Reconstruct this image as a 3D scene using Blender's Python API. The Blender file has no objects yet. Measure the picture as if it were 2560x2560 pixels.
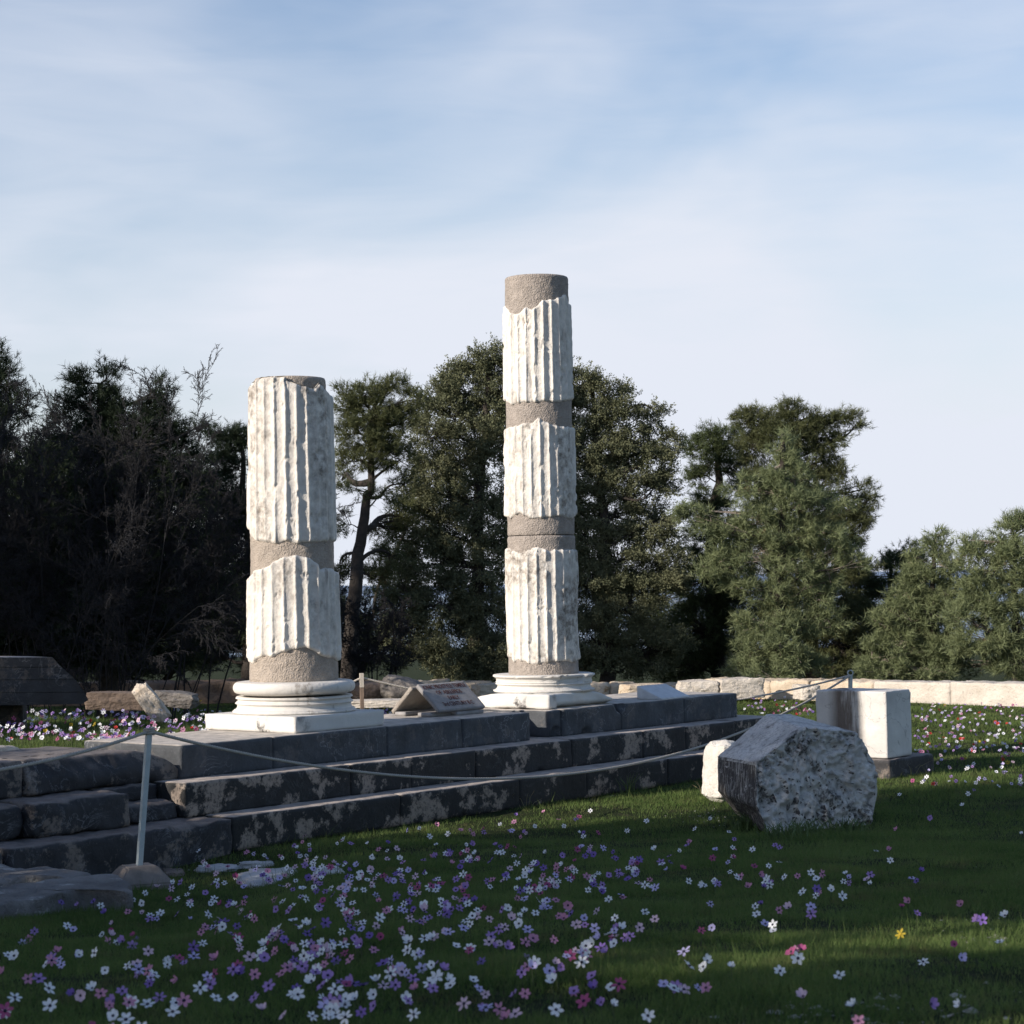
import bpy, math, random
import numpy as np
R_ = math.radians
random.seed(7)
RNG = np.random.default_rng(7)
SC = bpy.context.scene
COL = SC.collection

# ------------------------------------------------------------------ camera
FPX, PITCH, ROLL, CZ = 5190.7, .0353, -.0181, 2.45     # focal length in px of a 2560 px frame
_F = np.array([0, math.cos(PITCH), math.sin(PITCH)])
_U = np.array([0, -math.sin(PITCH), math.cos(PITCH)])
_R = np.array([1., 0, 0])
_c, _s = math.cos(ROLL), math.sin(ROLL)
RV, UV = _c*_R + _s*_U, -_s*_R + _c*_U
camd = bpy.data.cameras.new('camera'); cam = bpy.data.objects.new('camera', camd); COL.objects.link(cam)
from mathutils import Matrix, Vector
cam.matrix_world = Matrix(((RV[0], UV[0], -_F[0], 0), (RV[1], UV[1], -_F[1], 0), (RV[2], UV[2], -_F[2], CZ), (0, 0, 0, 1)))
camd.sensor_width = 24.0; camd.sensor_fit = 'HORIZONTAL'
camd.lens = FPX*24.0/2560
camd.clip_end = 60000
camd.dof.use_dof = True; camd.dof.focus_distance = 24.0; camd.dof.aperture_fstop = 4.5
SC.camera = cam

# ------------------------------------------------------------------ sun and sky
SUN = np.array([-.854, -.52]); SUN /= np.linalg.norm(SUN)
SUN_EL = 24.0
sd = bpy.data.lights.new('sun', 'SUN'); so = bpy.data.objects.new('sun', sd); COL.objects.link(so)
sd.energy = 5.0; sd.angle = R_(.53); sd.color = (1, .9, .79)
e = R_(SUN_EL)
so.rotation_euler = Vector((SUN[0]*math.cos(e), SUN[1]*math.cos(e), math.sin(e))).to_track_quat('Z', 'Y').to_euler()
so.location = (-30, -10, 20)
W = bpy.data.worlds.new('World'); SC.world = W; W.use_nodes = True
nt = W.node_tree; nt.nodes.clear()
def N(t, **k):
    n = nt.nodes.new(t)
    for a_, v in k.items():
        if a_ == 'i':
            for kk, vv in v.items(): n.inputs[kk].default_value = vv
        else: setattr(n, a_, v)
    return n
L = nt.links.new
sky = N('ShaderNodeTexSky', sky_type='NISHITA'); sky.sun_disc = False
sky.sun_elevation = e; sky.sun_rotation = math.atan2(SUN[0], SUN[1]); sky.air_density = 1.2; sky.dust_density = .8; sky.ozone_density = 2.0
tc = N('ShaderNodeTexCoord')
mp = N('ShaderNodeMapping'); mp.inputs['Rotation'].default_value = (0, R_(-30), 0); mp.inputs['Scale'].default_value = (2.2, 1.0, 5.0)
L(tc.outputs['Generated'], mp.inputs['Vector'])
n1 = N('ShaderNodeTexNoise', i={'Scale': 1.7, 'Detail': 4, 'Roughness': .48, 'Distortion': .6}); L(mp.outputs[0], n1.inputs['Vector'])
mp2 = N('ShaderNodeMapping'); mp2.inputs['Rotation'].default_value = (0, R_(-32), 0); mp2.inputs['Scale'].default_value = (4, 2.0, 26)
L(tc.outputs['Generated'], mp2.inputs['Vector'])
n2 = N('ShaderNodeTexNoise', i={'Scale': 2.2, 'Detail': 6, 'Roughness': .6, 'Distortion': .8}); L(mp2.outputs[0], n2.inputs['Vector'])
sx = N('ShaderNodeSeparateXYZ'); L(tc.outputs['Generated'], sx.inputs[0])
hz = N('ShaderNodeMapRange', i={'From Min': .02, 'From Max': .26, 'To Min': .97, 'To Max': .40}); L(sx.outputs['Z'], hz.inputs['Value'])
hi = N('ShaderNodeMapRange', i={'From Min': .26, 'From Max': .42, 'To Min': 1., 'To Max': .0}); L(sx.outputs['Z'], hi.inputs['Value'])  # overhead cloud cleared to lower the fill light from the unseen sky
r1 = N('ShaderNodeMapRange', i={'From Min': .36, 'From Max': .66, 'To Min': -.26, 'To Max': .32}); L(n1.outputs['Fac'], r1.inputs['Value'])
r2 = N('ShaderNodeMapRange', i={'From Min': .3, 'From Max': .7, 'To Min': -.06, 'To Max': .06}); L(n2.outputs['Fac'], r2.inputs['Value'])
m1 = N('ShaderNodeMath', operation='ADD'); L(hz.outputs[0], m1.inputs[0]); L(r1.outputs[0], m1.inputs[1])
m2 = N('ShaderNodeMath', operation='ADD', use_clamp=True); L(m1.outputs[0], m2.inputs[0]); L(r2.outputs[0], m2.inputs[1])
hs = N('ShaderNodeHueSaturation', i={'Saturation': 1.0, 'Value': 1.0}); L(sky.outputs[0], hs.inputs['Color'])
tint = N('ShaderNodeMixRGB', blend_type='MULTIPLY', i={'Fac': 1, 'Color2': (1.08, 1.08, 1.20, 1)}); L(hs.outputs[0], tint.inputs['Color1'])
SKYTINT = tint
yb = N('ShaderNodeMapRange', i={'From Min': .1, 'From Max': .75, 'To Min': .12, 'To Max': 1.}); L(sx.outputs['Y'], yb.inputs['Value'])   # cloud faded out of the unseen sky behind, added to cut the fill light
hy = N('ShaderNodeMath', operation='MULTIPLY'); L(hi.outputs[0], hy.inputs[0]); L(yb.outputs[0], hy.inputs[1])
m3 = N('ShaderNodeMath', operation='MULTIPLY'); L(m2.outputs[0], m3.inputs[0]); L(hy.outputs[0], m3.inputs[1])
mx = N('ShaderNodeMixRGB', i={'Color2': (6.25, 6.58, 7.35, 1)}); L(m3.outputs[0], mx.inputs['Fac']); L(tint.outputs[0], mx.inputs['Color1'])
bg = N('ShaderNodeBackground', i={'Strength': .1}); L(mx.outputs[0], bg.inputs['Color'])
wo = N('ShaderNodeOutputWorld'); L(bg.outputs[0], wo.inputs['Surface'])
SC.view_settings.view_transform = 'Standard'; SC.view_settings.look = 'None'; SC.view_settings.gamma = 1
SC.view_settings.exposure = 0.33
SC.render.engine = 'CYCLES'
SC.cycles.use_denoising = True
SC.cycles.max_bounces = 6; SC.cycles.transparent_max_bounces = 8

# ------------------------------------------------------------------ geometry helpers
O = np.array([-3.1543, 19.5971, 1.0]); TH = .8912
A = np.array([math.cos(TH), math.sin(TH), 0]); B = np.array([-math.sin(TH), math.cos(TH), 0])
def ray(x, y): return _F + RV*(x-1280)/FPX - UV*(y-1280)/FPX
def atz(x, y, z):
    r = ray(x, y); return np.array([0, 0, CZ]) + r*(z-CZ)/r[2]
def aty(x, y, Y):
    r = ray(x, y); return np.array([0, 0, CZ]) + r*Y/r[1]
def P2W(p): return O*[1, 1, 0] + A*p[0] + B*p[1] + np.array([0, 0, p[2]])

def hash3(ix, iy, iz, seed):
    h = (ix*374761393 + iy*668265263 + iz*2147483647 + seed*1274126177) & 0xFFFFFFFF
    h = ((h ^ (h >> 13))*1274126177) & 0xFFFFFFFF
    h = ((h ^ (h >> 16))*2246822519) & 0xFFFFFFFF
    return ((h ^ (h >> 15)) & 0xFFFFFF)/float(0xFFFFFF)
def vnoise(p, seed=0):
    p = np.asarray(p, float); i = np.floor(p).astype(np.int64); f = p-i; f = f*f*f*(f*(f*6-15)+10)
    out = np.zeros(len(p))
    for dx in (0, 1):
        wx = f[:, 0] if dx else 1-f[:, 0]
        for dy in (0, 1):
            wy = f[:, 1] if dy else 1-f[:, 1]
            for dz in (0, 1):
                wz = f[:, 2] if dz else 1-f[:, 2]
                out += wx*wy*wz*hash3(i[:, 0]+dx, i[:, 1]+dy, i[:, 2]+dz, seed)
    return out*2-1
def fbm(p, oct=4, seed=0, rough=.5):
    s = np.zeros(len(p)); a = 1.; t = 0
    for o in range(oct):
        s += a*vnoise(np.asarray(p)*(2**o), seed+o*17); t += a; a *= rough
    return s/t
def sstep(x, a, b):
    t = np.clip((x-a)/(b-a), 0, 1); return t*t*(3-2*t)

def mesh_obj(name, V, Fc, m, parent=None, smooth=True, attrs=None):
    V = np.asarray(V, np.float32); Fc = np.asarray(Fc, np.int32)
    me = bpy.data.meshes.new(name); n, k = Fc.shape
    me.vertices.add(len(V)); me.vertices.foreach_set('co', V.ravel())
    me.loops.add(n*k); me.loops.foreach_set('vertex_index', Fc.ravel())
    me.polygons.add(n); me.polygons.foreach_set('loop_start', np.arange(0, n*k, k, dtype=np.int32))
    me.polygons.foreach_set('use_smooth', np.full(n, bool(smooth)))
    me.update(calc_edges=True)
    for an, v in (attrs or {}).items():
        at = me.attributes.new(an, 'FLOAT', 'POINT'); at.data.foreach_set('value', np.asarray(v, np.float32))
    me.materials.append(m)
    o = bpy.data.objects.new(name, me); COL.objects.link(o)
    if parent is not None: o.parent = parent
    return o
def tag(o, label, cat, group=None, kind=None):
    if label: o['label'] = label
    if cat: o['category'] = cat
    if group: o['group'] = group
    if kind: o['kind'] = kind
    return o
def empty(name, loc, rz=0, label=None, cat=None, group=None):
    o = bpy.data.objects.new(name, None); COL.objects.link(o); o.location = Vector(loc); o.rotation_euler = (0, 0, rz)
    o.empty_display_size = .2
    return tag(o, label, cat, group)

def segs(P0, P1, R0, R1, sides=4):
    """tapered prisms between point arrays"""
    P0 = np.asarray(P0, float); P1 = np.asarray(P1, float); n = len(P0)
    d = P1-P0; d /= np.maximum(np.linalg.norm(d, axis=1, keepdims=True), 1e-9)
    ref = np.where(np.abs(d[:, 2:3]) < .8, [[0, 0, 1.]], [[1., 0, 0]])
    u = np.cross(d, ref); u /= np.linalg.norm(u, axis=1, keepdims=True); v = np.cross(d, u)
    an = np.arange(sides)*2*math.pi/sides
    ring = u[:, None, :]*np.cos(an)[None, :, None] + v[:, None, :]*np.sin(an)[None, :, None]
    R0 = np.asarray(R0)[:, None, None]; R1 = np.asarray(R1)[:, None, None]
    V = np.concatenate([P0[:, None]+ring*R0, P1[:, None]+ring*R1], 1).reshape(-1, 3)
    base = (np.arange(n)*2*sides)[:, None, None]; j = np.arange(sides); jn = (j+1) % sides
    Fq = np.stack([j, jn, jn+sides, j+sides], 1)[None] + base
    return V, Fq.reshape(-1, 4)
def tube(pts, rad, sides=8, closed=True):
    pts = np.asarray(pts, float); n = len(pts); rad = np.broadcast_to(rad, (n,))
    t = np.gradient(pts, axis=0); t /= np.linalg.norm(t, axis=1, keepdims=True)
    ref = np.array([0, 0, 1.]) if abs(t[0, 2]) < .9 else np.array([1., 0, 0])
    u = np.cross(t, ref); u /= np.linalg.norm(u, axis=1, keepdims=True); v = np.cross(t, u)
    an = np.arange(sides)*2*math.pi/sides
    V = (pts[:, None]+rad[:, None, None]*(u[:, None]*np.cos(an)[None, :, None]+v[:, None]*np.sin(an)[None, :, None])).reshape(-1, 3)
    i = np.arange(n-1)[:, None]; j = np.arange(sides)[None]; jn = (j+1) % sides
    Fq = np.stack([i*sides+j, i*sides+jn, (i+1)*sides+jn, (i+1)*sides+j], -1).reshape(-1, 4)
    if closed:
        c0, c1 = len(V), len(V)+1; V = np.vstack([V, pts[0], pts[-1]])
        j = np.arange(sides); jn = (j+1) % sides
        Fq = np.vstack([Fq, np.stack([jn, j, j*0+c0, j*0+c0], 1), np.stack([(n-1)*sides+j, (n-1)*sides+jn, j*0+c1, j*0+c1], 1)])
    return V, Fq
def join(parts):
    Vs, Fs, o = [], [], 0
    for V, Fq in parts:
        Fq = np.asarray(Fq)
        if Fq.shape[1] == 3: Fq = np.hstack([Fq, Fq[:, 2:3]])
        Vs.append(V); Fs.append(Fq+o); o += len(V)
    return np.vstack(Vs), np.vstack(Fs)
def fixq(V, Fq):
    """split degenerate quads off: returns tri array"""
    Fq = np.asarray(Fq); t1 = Fq[:, :3]; t2 = Fq[:, [0, 2, 3]]; t2 = t2[t2[:, 1] != t2[:, 2]]
    t = np.vstack([t1, t2]); ok = (t[:, 0] != t[:, 1]) & (t[:, 1] != t[:, 2]) & (t[:, 0] != t[:, 2])
    return V, t[ok]

def box_grid(lo, hi, res):
    lo = np.array(lo, float); hi = np.array(hi, float); n = np.maximum(1, np.round((hi-lo)/res).astype(int)); n = np.minimum(n, 160)
    pts, fs, off = [], [], 0
    for ax in range(3):
        a1, a2 = [(1, 2), (2, 0), (0, 1)][ax]
        g1 = np.linspace(0, 1, n[a1]+1); g2 = np.linspace(0, 1, n[a2]+1)
        G1, G2 = np.meshgrid(g1, g2, indexing='ij')
        for side in (0, 1):
            P = np.zeros(G1.shape+(3,)); P[..., ax] = side; P[..., a1] = G1; P[..., a2] = G2
            k = np.arange(G1.size).reshape(G1.shape)
            q = np.stack([k[:-1, :-1], k[1:, :-1], k[1:, 1:], k[:-1, 1:]], -1).reshape(-1, 4)
            if not side: q = q[:, ::-1]
            pts.append(P.reshape(-1, 3)); fs.append(q+off); off += G1.size
    P = np.vstack(pts); Fq = np.vstack(fs)
    key = np.round(P*1e5).astype(np.int64); _, idx, inv = np.unique(key, axis=0, return_index=True, return_inverse=True)
    P = P[idx]; Fq = inv.reshape(-1)[Fq]
    return lo+P*(hi-lo), Fq
def rough_box(lo, hi, res=.04, r=.012, rn=1.5, amp=.004, fr=3., seed=0, shape=None, bites=()):
    P, Fq = box_grid(lo, hi, res); lo = np.array(lo, float); hi = np.array(hi, float)
    nn = fbm(P*fr*1.3+seed*7.7, 3, seed)
    rl = np.clip(r*(1+rn*nn*1.6), r*.25, min((hi-lo))*.45)[:, None]
    c = np.clip(P, lo+rl, hi-rl); d = P-c; dl = np.linalg.norm(d, axis=1, keepdims=True); d = d/np.maximum(dl, 1e-9)
    V = c+d*np.minimum(rl, np.maximum(dl, 1e-9))
    V = V + d*(amp*fbm(P*fr*2+seed*3.1, 4, seed+5, .6))[:, None]
    for (bc, br) in bites:
        w = V-np.array(bc); l = np.linalg.norm(w, axis=1)
        rr = br*(1+.25*fbm(V*9+seed, 3, seed+9)); m = l < rr
        V[m] = np.array(bc)+w[m]/np.maximum(l[m], 1e-6)[:, None]*rr[m][:, None]
        V = np.clip(V, lo-.05, hi+.05)
    if shape is not None: V = shape(V)
    return V, Fq

# ------------------------------------------------------------------ materials
def nmat(name):
    m = bpy.data.materials.new(name); m.use_nodes = True; t = m.node_tree
    b = t.nodes['Principled BSDF']
    return m, t, b
class Nd:
    def __init__(s, t): s.t = t
    def __call__(s, typ, ins=None, **k):
        n = s.t.nodes.new(typ)
        for a_, v in k.items(): setattr(n, a_, v)
        for kk, v in (ins or {}).items():
            if hasattr(v, 'is_output'): s.t.links.new(v, n.inputs[kk])
            else: n.inputs[kk].default_value = v
        return n
    def noise(s, scale, detail=4, rough=.6, vec=None, dist=0.):
        n = s('ShaderNodeTexNoise', {'Scale': scale, 'Detail': detail, 'Roughness': rough, 'Distortion': dist})
        if vec is not None: s.t.links.new(vec, n.inputs['Vector'])
        return n.outputs['Fac']
    def rng(s, v, a, b, c=0., d=1.): return s('ShaderNodeMapRange', {'Value': v, 'From Min': a, 'From Max': b, 'To Min': c, 'To Max': d}).outputs[0]
    def mix(s, f, c1, c2, bt='MIX'):
        n = s('ShaderNodeMixRGB', blend_type=bt)
        for k, v in (('Fac', f), ('Color1', c1), ('Color2', c2)):
            if hasattr(v, 'is_output'): s.t.links.new(v, n.inputs[k])
            else: n.inputs[k].default_value = (tuple(v)+(1,) if isinstance(v, (tuple, list)) and len(v) == 3 else v)
        return n.outputs[0]
    def math(s, op, a, b=0., clamp=False):
        n = s('ShaderNodeMath', operation=op, use_clamp=clamp)
        for k, v in ((0, a), (1, b)):
            if hasattr(v, 'is_output'): s.t.links.new(v, n.inputs[k])
            else: n.inputs[k].default_value = v
        return n.outputs[0]
    def pos(s, scale=(1, 1, 1), rot=(0, 0, 0)):
        g = s('ShaderNodeTexCoord'); m = s('ShaderNodeMapping', {'Vector': g.outputs['Object'], 'Scale': scale, 'Rotation': rot}); return m.outputs[0]
    def bump(s, h, strength, dist, prev=None):
        ins = {'Height': h, 'Strength': strength, 'Distance': dist}
        if prev is not None: ins['Normal'] = prev
        return s('ShaderNodeBump', ins).outputs[0]

def mat_white_marble(name, base=(.76, .745, .71), stain=(.24, .21, .18), amount=.5, streak=True, bump=.5, attr=False, dark=(.05, .05, .05)):
    m, t, b = nmat(name); n = Nd(t); p = n.pos(); ps = n.pos((9, 9, 1.6)) if streak else n.pos((3, 3, 3))
    c = n.mix(n.rng(n.noise(2.2, 5, .6, p), .35, .7), base, tuple(x*.86 for x in base))
    s1 = n.rng(n.noise(1.0, 7, .68, ps), .56, .70); s2 = n.rng(n.noise(1.3, 3, .5, p), .42, .62)
    f = n.math('MULTIPLY', s1, s2); f = n.math('MULTIPLY', f, amount*1.5, True)
    c = n.mix(f, c, stain)
    f2 = n.rng(n.noise(14, 6, .75, p), .66, .74); c = n.mix(n.math('MULTIPLY', f2, .5*amount), c, dark)
    if attr:
        at = n('ShaderNodeAttribute', attribute_name='dirt').outputs['Fac']
        k = n.math('MULTIPLY', at, n.rng(n.noise(11, 5, .7, p), .36, .62), True)
        c = n.mix(k, c, n.mix(n.rng(n.noise(30, 3, .6, p), .4, .6), (.30, .26, .215), (.17, .15, .13)))
    t.links.new(c, b.inputs['Base Color']); b.inputs['Roughness'].default_value = .75
    b.inputs['Specular IOR Level'].default_value = .3
    h = n.noise(38, 6, .65, p); nb = n.bump(h, bump, .012)
    nb = n.bump(n.noise(7, 5, .6, p), bump*.8, .03, nb)
    t.links.new(nb, b.inputs['Normal']); return m
def mat_dark_marble(name, face=(.052, .06, .075), top=(.30, .275, .25), vein=.5, patch=.4, seed=0.):
    m, t, b = nmat(name); n = Nd(t)
    g = n('ShaderNodeTexCoord'); mp_ = n('ShaderNodeMapping', {'Vector': g.outputs['Object'], 'Location': (seed, seed*.7, 0)}); p = mp_.outputs[0]
    c = n.mix(n.rng(n.noise(2.5, 6, .7, p), .3, .7), tuple(x*.6 for x in face), tuple(x*1.5 for x in face))
    # white veins: thin bands of a distorted noise
    v = n.noise(2.6, 8, .62, p, 1.6); v = n.math('ABSOLUTE', n.math('SUBTRACT', v, .5)); v = n.rng(v, .0, .014, 1, 0)
    v = n.math('MULTIPLY', v, n.rng(n.noise(1.7, 3, .5, p), .45, .65)); v = n.math('MULTIPLY', v, vein, True)
    c = n.mix(v, c, (.36, .37, .39))
    # lime patches with ragged edges, running downward
    mp2_ = n('ShaderNodeMapping', {'Vector': p, 'Scale': (1.5, 1.5, 1.5)}).outputs[0]
    k = n.rng(n.noise(1.5, 10, .68, mp2_), .53, .57); k = n.math('MULTIPLY', k, n.rng(n.noise(26, 5, .7, p), .32, .5)); k = n.math('MULTIPLY', k, patch, True)
    c = n.mix(k, c, n.mix(n.noise(9, 4, .6, p), (.17, .135, .11), (.40, .33, .27)))
    sp = n.rng(n.noise(40, 4, .7, p), .66, .72, 0, .5); c = n.mix(sp, c, (.2, .19, .19))
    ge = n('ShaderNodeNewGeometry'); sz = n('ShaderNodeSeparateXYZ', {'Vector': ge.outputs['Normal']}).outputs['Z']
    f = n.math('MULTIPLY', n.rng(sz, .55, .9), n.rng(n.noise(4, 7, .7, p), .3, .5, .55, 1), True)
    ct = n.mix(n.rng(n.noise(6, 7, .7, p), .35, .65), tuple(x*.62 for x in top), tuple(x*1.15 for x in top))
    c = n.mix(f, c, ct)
    t.links.new(c, b.inputs['Base Color']); b.inputs['Roughness'].default_value = .7
    b.inputs['Specular IOR Level'].default_value = .35
    nb = n.bump(n.noise(30, 6, .7, p), .5, .01); nb = n.bump(n.noise(5, 6, .6, p), .6, .025, nb)
    t.links.new(nb, b.inputs['Normal']); return m
def mat_mortar(name, col=(.40, .345, .29)):
    m, t, b = nmat(name); n = Nd(t); p = n.pos()
    c = n.mix(n.rng(n.noise(9, 6, .7, p), .3, .7), tuple(x*.72 for x in col), tuple(x*1.12 for x in col))
    vo = n('ShaderNodeTexVoronoi', {'Scale': 55., 'Vector': p}).outputs['Distance']
    c = n.mix(n.rng(vo, .0, .34, .55, 0), c, (.17, .145, .125)); c = n.mix(n.rng(n.noise(70, 2, .5, p), .62, .7, 0, .5), c, (.55, .5, .45))
    t.links.new(c, b.inputs['Base Color']); b.inputs['Roughness'].default_value = .95
    nb = n.bump(vo, .8, .012); nb = n.bump(n.noise(12, 6, .7, p), .9, .03, nb); t.links.new(nb, b.inputs['Normal']); return m
def mat_rock(name, c1, c2, scale=3., bump=.9, lichen=None, specks=.4):
    m, t, b = nmat(name); n = Nd(t); p = n.pos()
    c = n.mix(n.rng(n.noise(scale, 7, .65, p), .35, .65), c1, c2)
    c = n.mix(n.math('MULTIPLY', n.rng(n.noise(scale*9, 5, .7, p), .6, .68), specks), c, tuple(x*.25 for x in c1))
    if lichen: c = n.mix(n.rng(n.noise(scale*1.7, 6, .7, p), .58, .66), c, lichen)
    t.links.new(c, b.inputs['Base Color']); b.inputs['Roughness'].default_value = .9
    nb = n.bump(n.noise(scale*12, 6, .7, p), bump, .02); nb = n.bump(n.noise(scale*2.5, 6, .65, p), bump, .05, nb)
    t.links.new(nb, b.inputs['Normal']); return m
def mat_leaf(name, c1, c2, trans=.25, scale=1.5, brown=None, rough=.65):
    m, t, b = nmat(name); n = Nd(t); p = n.pos()
    c = n.mix(n.rng(n.noise(scale, 4, .7, p), .35, .65), c1, c2)
    c = n.mix(n.rng(n.noise(scale*12, 3, .6, p), .4, .6, 0, .45), c, tuple(x*1.5 for x in c2))
    if brown: c = n.mix(n.rng(n.noise(scale*1.6, 5, .7, p), .66, .70, 0, .8), c, brown)
    t.links.new(c, b.inputs['Base Color']); b.inputs['Roughness'].default_value = rough
    b.inputs['Specular IOR Level'].default_value = .25
    tr = n('ShaderNodeBsdfTranslucent', {'Color': c}); mxs = n('ShaderNodeMixShader', {'Fac': trans, 1: b.outputs[0], 2: tr.outputs[0]})
    t.links.new(mxs.outputs[0], t.nodes['Material Output'].inputs['Surface']); return m
def mat_plain(name, col, rough=.7, var=.25, scale=8., metal=0., bump=0.):
    m, t, b = nmat(name); n = Nd(t); p = n.pos()
    c = n.mix(n.rng(n.noise(scale, 5, .65, p), .3, .7), tuple(x*(1-var) for x in col), tuple(min(1, x*(1+var)) for x in col))
    t.links.new(c, b.inputs['Base Color']); b.inputs['Roughness'].default_value = rough; b.inputs['Metallic'].default_value = metal
    if bump: t.links.new(n.bump(n.noise(scale*5, 5, .7, p), bump, .01), b.inputs['Normal'])
    return m
M = {}
M['drum'] = mat_white_marble('weathered_column_marble', base=(.77, .73, .665), amount=.8, attr=True, bump=.7)
M['base'] = mat_white_marble('column_base_marble', base=(.66, .635, .59), amount=1.0, bump=.45)
M['plinth'] = mat_white_marble('plinth_marble', base=(.63, .615, .58), stain=(.10, .095, .09), amount=1.3, streak=False, bump=.3)
M['block'] = mat_white_marble('standing_block_marble', base=(.70, .69, .665), stain=(.07, .055, .045), amount=1.0, bump=.35)
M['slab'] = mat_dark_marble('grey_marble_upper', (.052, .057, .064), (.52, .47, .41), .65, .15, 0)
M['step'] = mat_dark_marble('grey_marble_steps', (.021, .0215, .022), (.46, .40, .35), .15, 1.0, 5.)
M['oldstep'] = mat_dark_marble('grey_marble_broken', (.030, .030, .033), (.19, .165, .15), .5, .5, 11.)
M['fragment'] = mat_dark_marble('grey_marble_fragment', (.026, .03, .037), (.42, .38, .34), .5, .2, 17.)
M['mortar'] = mat_mortar('repair_mortar')
M['mortar2'] = mat_mortar('repair_mortar_tall', (.36, .315, .275))
M['concrete'] = mat_plain('footing_concrete', (.20, .17, .145), .95, .3, 6, 0, .6)
M['post'] = mat_plain('painted_post', (.42, .47, .47), .55, .15, 12)
M['rust'] = mat_plain('rusty_post', (.22, .16, .12), .8, .4, 12)
M['rope'] = mat_plain('rope_fibre', (.40, .37, .32), .9, .2, 60, 0, .4)
M['rope_pale'] = mat_plain('rope_fibre_pale', (.55, .50, .43), .9, .15, 60)
M['sign'] = mat_plain('sign_marble', (.25, .24, .235), .7, .22, 9, 0, .5)
M['signback'] = mat_rock('sign_stone', (.30, .26, .22), (.42, .38, .33), 4)
M['letter'] = mat_plain('red_lettering', (.07, .018, .016), .8, .25, 30)
M['wedge'] = mat_plain('small_white_marble', (.56, .57, .58), .6, .12, 10, 0, .2)
M['wall'] = mat_rock('limestone_wall', (.44, .35, .25), (.62, .53, .41), 1.6, 1., (.42, .26, .13), .7)
M['wallpale'] = mat_rock('pale_limestone_wall', (.46, .41, .345), (.63, .575, .50), 2.2, .9, None, .8)
M['stonedark_shaded'] = mat_rock('dark_and_shaded_stone', (.14, .10, .075), (.20, .15, .115), 3, 1.)
M['rockdark'] = mat_rock('grey_rock', (.11, .10, .095), (.22, .20, .18), 3, 1., (.34, .3, .25))
M['rockpale'] = mat_rock('pale_rock', (.55, .46, .36), (.68, .61, .52), 3, 1.)
M['bedrock'] = mat_rock('lichened_bedrock', (.13, .12, .115), (.27, .255, .24), 2.5, 1.3, (.50, .48, .45))
M['footing'] = mat_rock('footing_stone', (.14, .115, .095), (.26, .21, .17), 3, 1.)
M['pebble'] = mat_rock('pebbles', (.30, .28, .25), (.5, .47, .43), 6, .5)
M['whitestone2'] = mat_rock('cream_stone', (.56, .53, .47), (.70, .67, .62), 3, .8)
M['whitestone'] = mat_rock('buried_marble', (.40, .40, .40), (.62, .61, .6), 5, .8)
M['bark'] = mat_rock('bark', (.03, .025, .02), (.065, .052, .042), 5, 1.)
M['barkpale'] = mat_rock('pale_branch', (.26, .21, .17), (.40, .34, .28), 5, .6)
M['twig'] = mat_plain('bare_twig', (.016, .0155, .0175), .9, .3, 3)
M['twiglit'] = mat_plain('sunlit_twig', (.17, .125, .09), .9, .3, 3)  # unused twig copy with sunlight put into the colour
M['pine_shaded'] = mat_leaf('shaded_pine_needles', (.013, .022, .012), (.027, .040, .020))  # shade put into the colour: darker needle copy for the unlit pines
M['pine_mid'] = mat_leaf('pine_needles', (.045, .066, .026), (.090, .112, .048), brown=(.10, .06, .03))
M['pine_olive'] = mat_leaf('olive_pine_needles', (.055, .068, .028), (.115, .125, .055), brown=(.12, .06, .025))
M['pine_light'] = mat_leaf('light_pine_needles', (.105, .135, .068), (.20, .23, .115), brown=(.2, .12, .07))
M['cypress'] = mat_leaf('cypress_scales', (.066, .078, .040), (.165, .172, .100), .2, rough=.9)
M['shade_leaf'] = mat_leaf('broad_leaves', (.03, .05, .015), (.05, .08, .025), .1)

# ------------------------------------------------------------------ ground, land and sea
def ground_z(x, y):
    x = np.asarray(x, float); y = np.asarray(y, float)
    base = .05 + .067*np.maximum(0, 19.7-y)
    base = np.where(y > 19.7, .05, base) - .17*sstep(-x, 1.3, 2.2)*sstep(y, 10.5, 12.5)*(1-sstep(y, 18, 19.5))
    d = np.stack([x-O[0], y-O[1]], -1); pa = d@A[:2]; pb = d@B[:2]
    raised = sstep(pb, 1.22, 1.36)*(1-sstep(pa, 4.2, 7.2))*(1-sstep(y, 30, 36))
    base = base + raised*(.74)
    dl = sstep(pb, 1.22, 1.36)*0
    n = fbm(np.stack([x*.9, y*.9, x*0], -1).reshape(-1, 3), 4, 3).reshape(x.shape)
    base = base + n*.035*np.clip(1.2-np.abs(y)/60, 0, 1)
    wl = wall_y(x)
    drop = np.maximum(0, y-wl-1.6)
    base = base - np.minimum(drop*.22, 9) - np.clip(drop-200, 0, 4000)*.03
    return base
def wall_y(x): return 44.3 - np.clip(x-3, 0, 40)*.95 + np.clip(-x-30, 0, 30)*0
def gat(px, py, dz=0.):
    z = .8 if (px < 1015 and py < 1870) else .05
    for _ in range(12):
        P = atz(px, py, z+dz); z = .6*z+.4*float(ground_z(P[0:1], P[1:2])[0])
    return atz(px, py, z+dz)
ys = np.concatenate([np.arange(-30, 4, 1.5), np.arange(4, 46, .14), np.arange(46, 80, 1.5), np.geomspace(80, 9000, 46)])
xs = np.concatenate([-np.geomspace(9000, 24, 40), np.arange(-22, -7, .6), np.arange(-7, 12, .14), np.arange(12, 24, .6), np.geomspace(24, 9000, 40)])
X, Y = np.meshgrid(xs, ys, indexing='ij'); Z = ground_z(X.ravel(), Y.ravel()).reshape(X.shape)
Z = np.maximum(Z, -160)
k = np.arange(X.size).reshape(X.shape)
Fg = np.stack([k[:-1, :-1], k[1:, :-1], k[1:, 1:], k[:-1, 1:]], -1).reshape(-1, 4)
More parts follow.
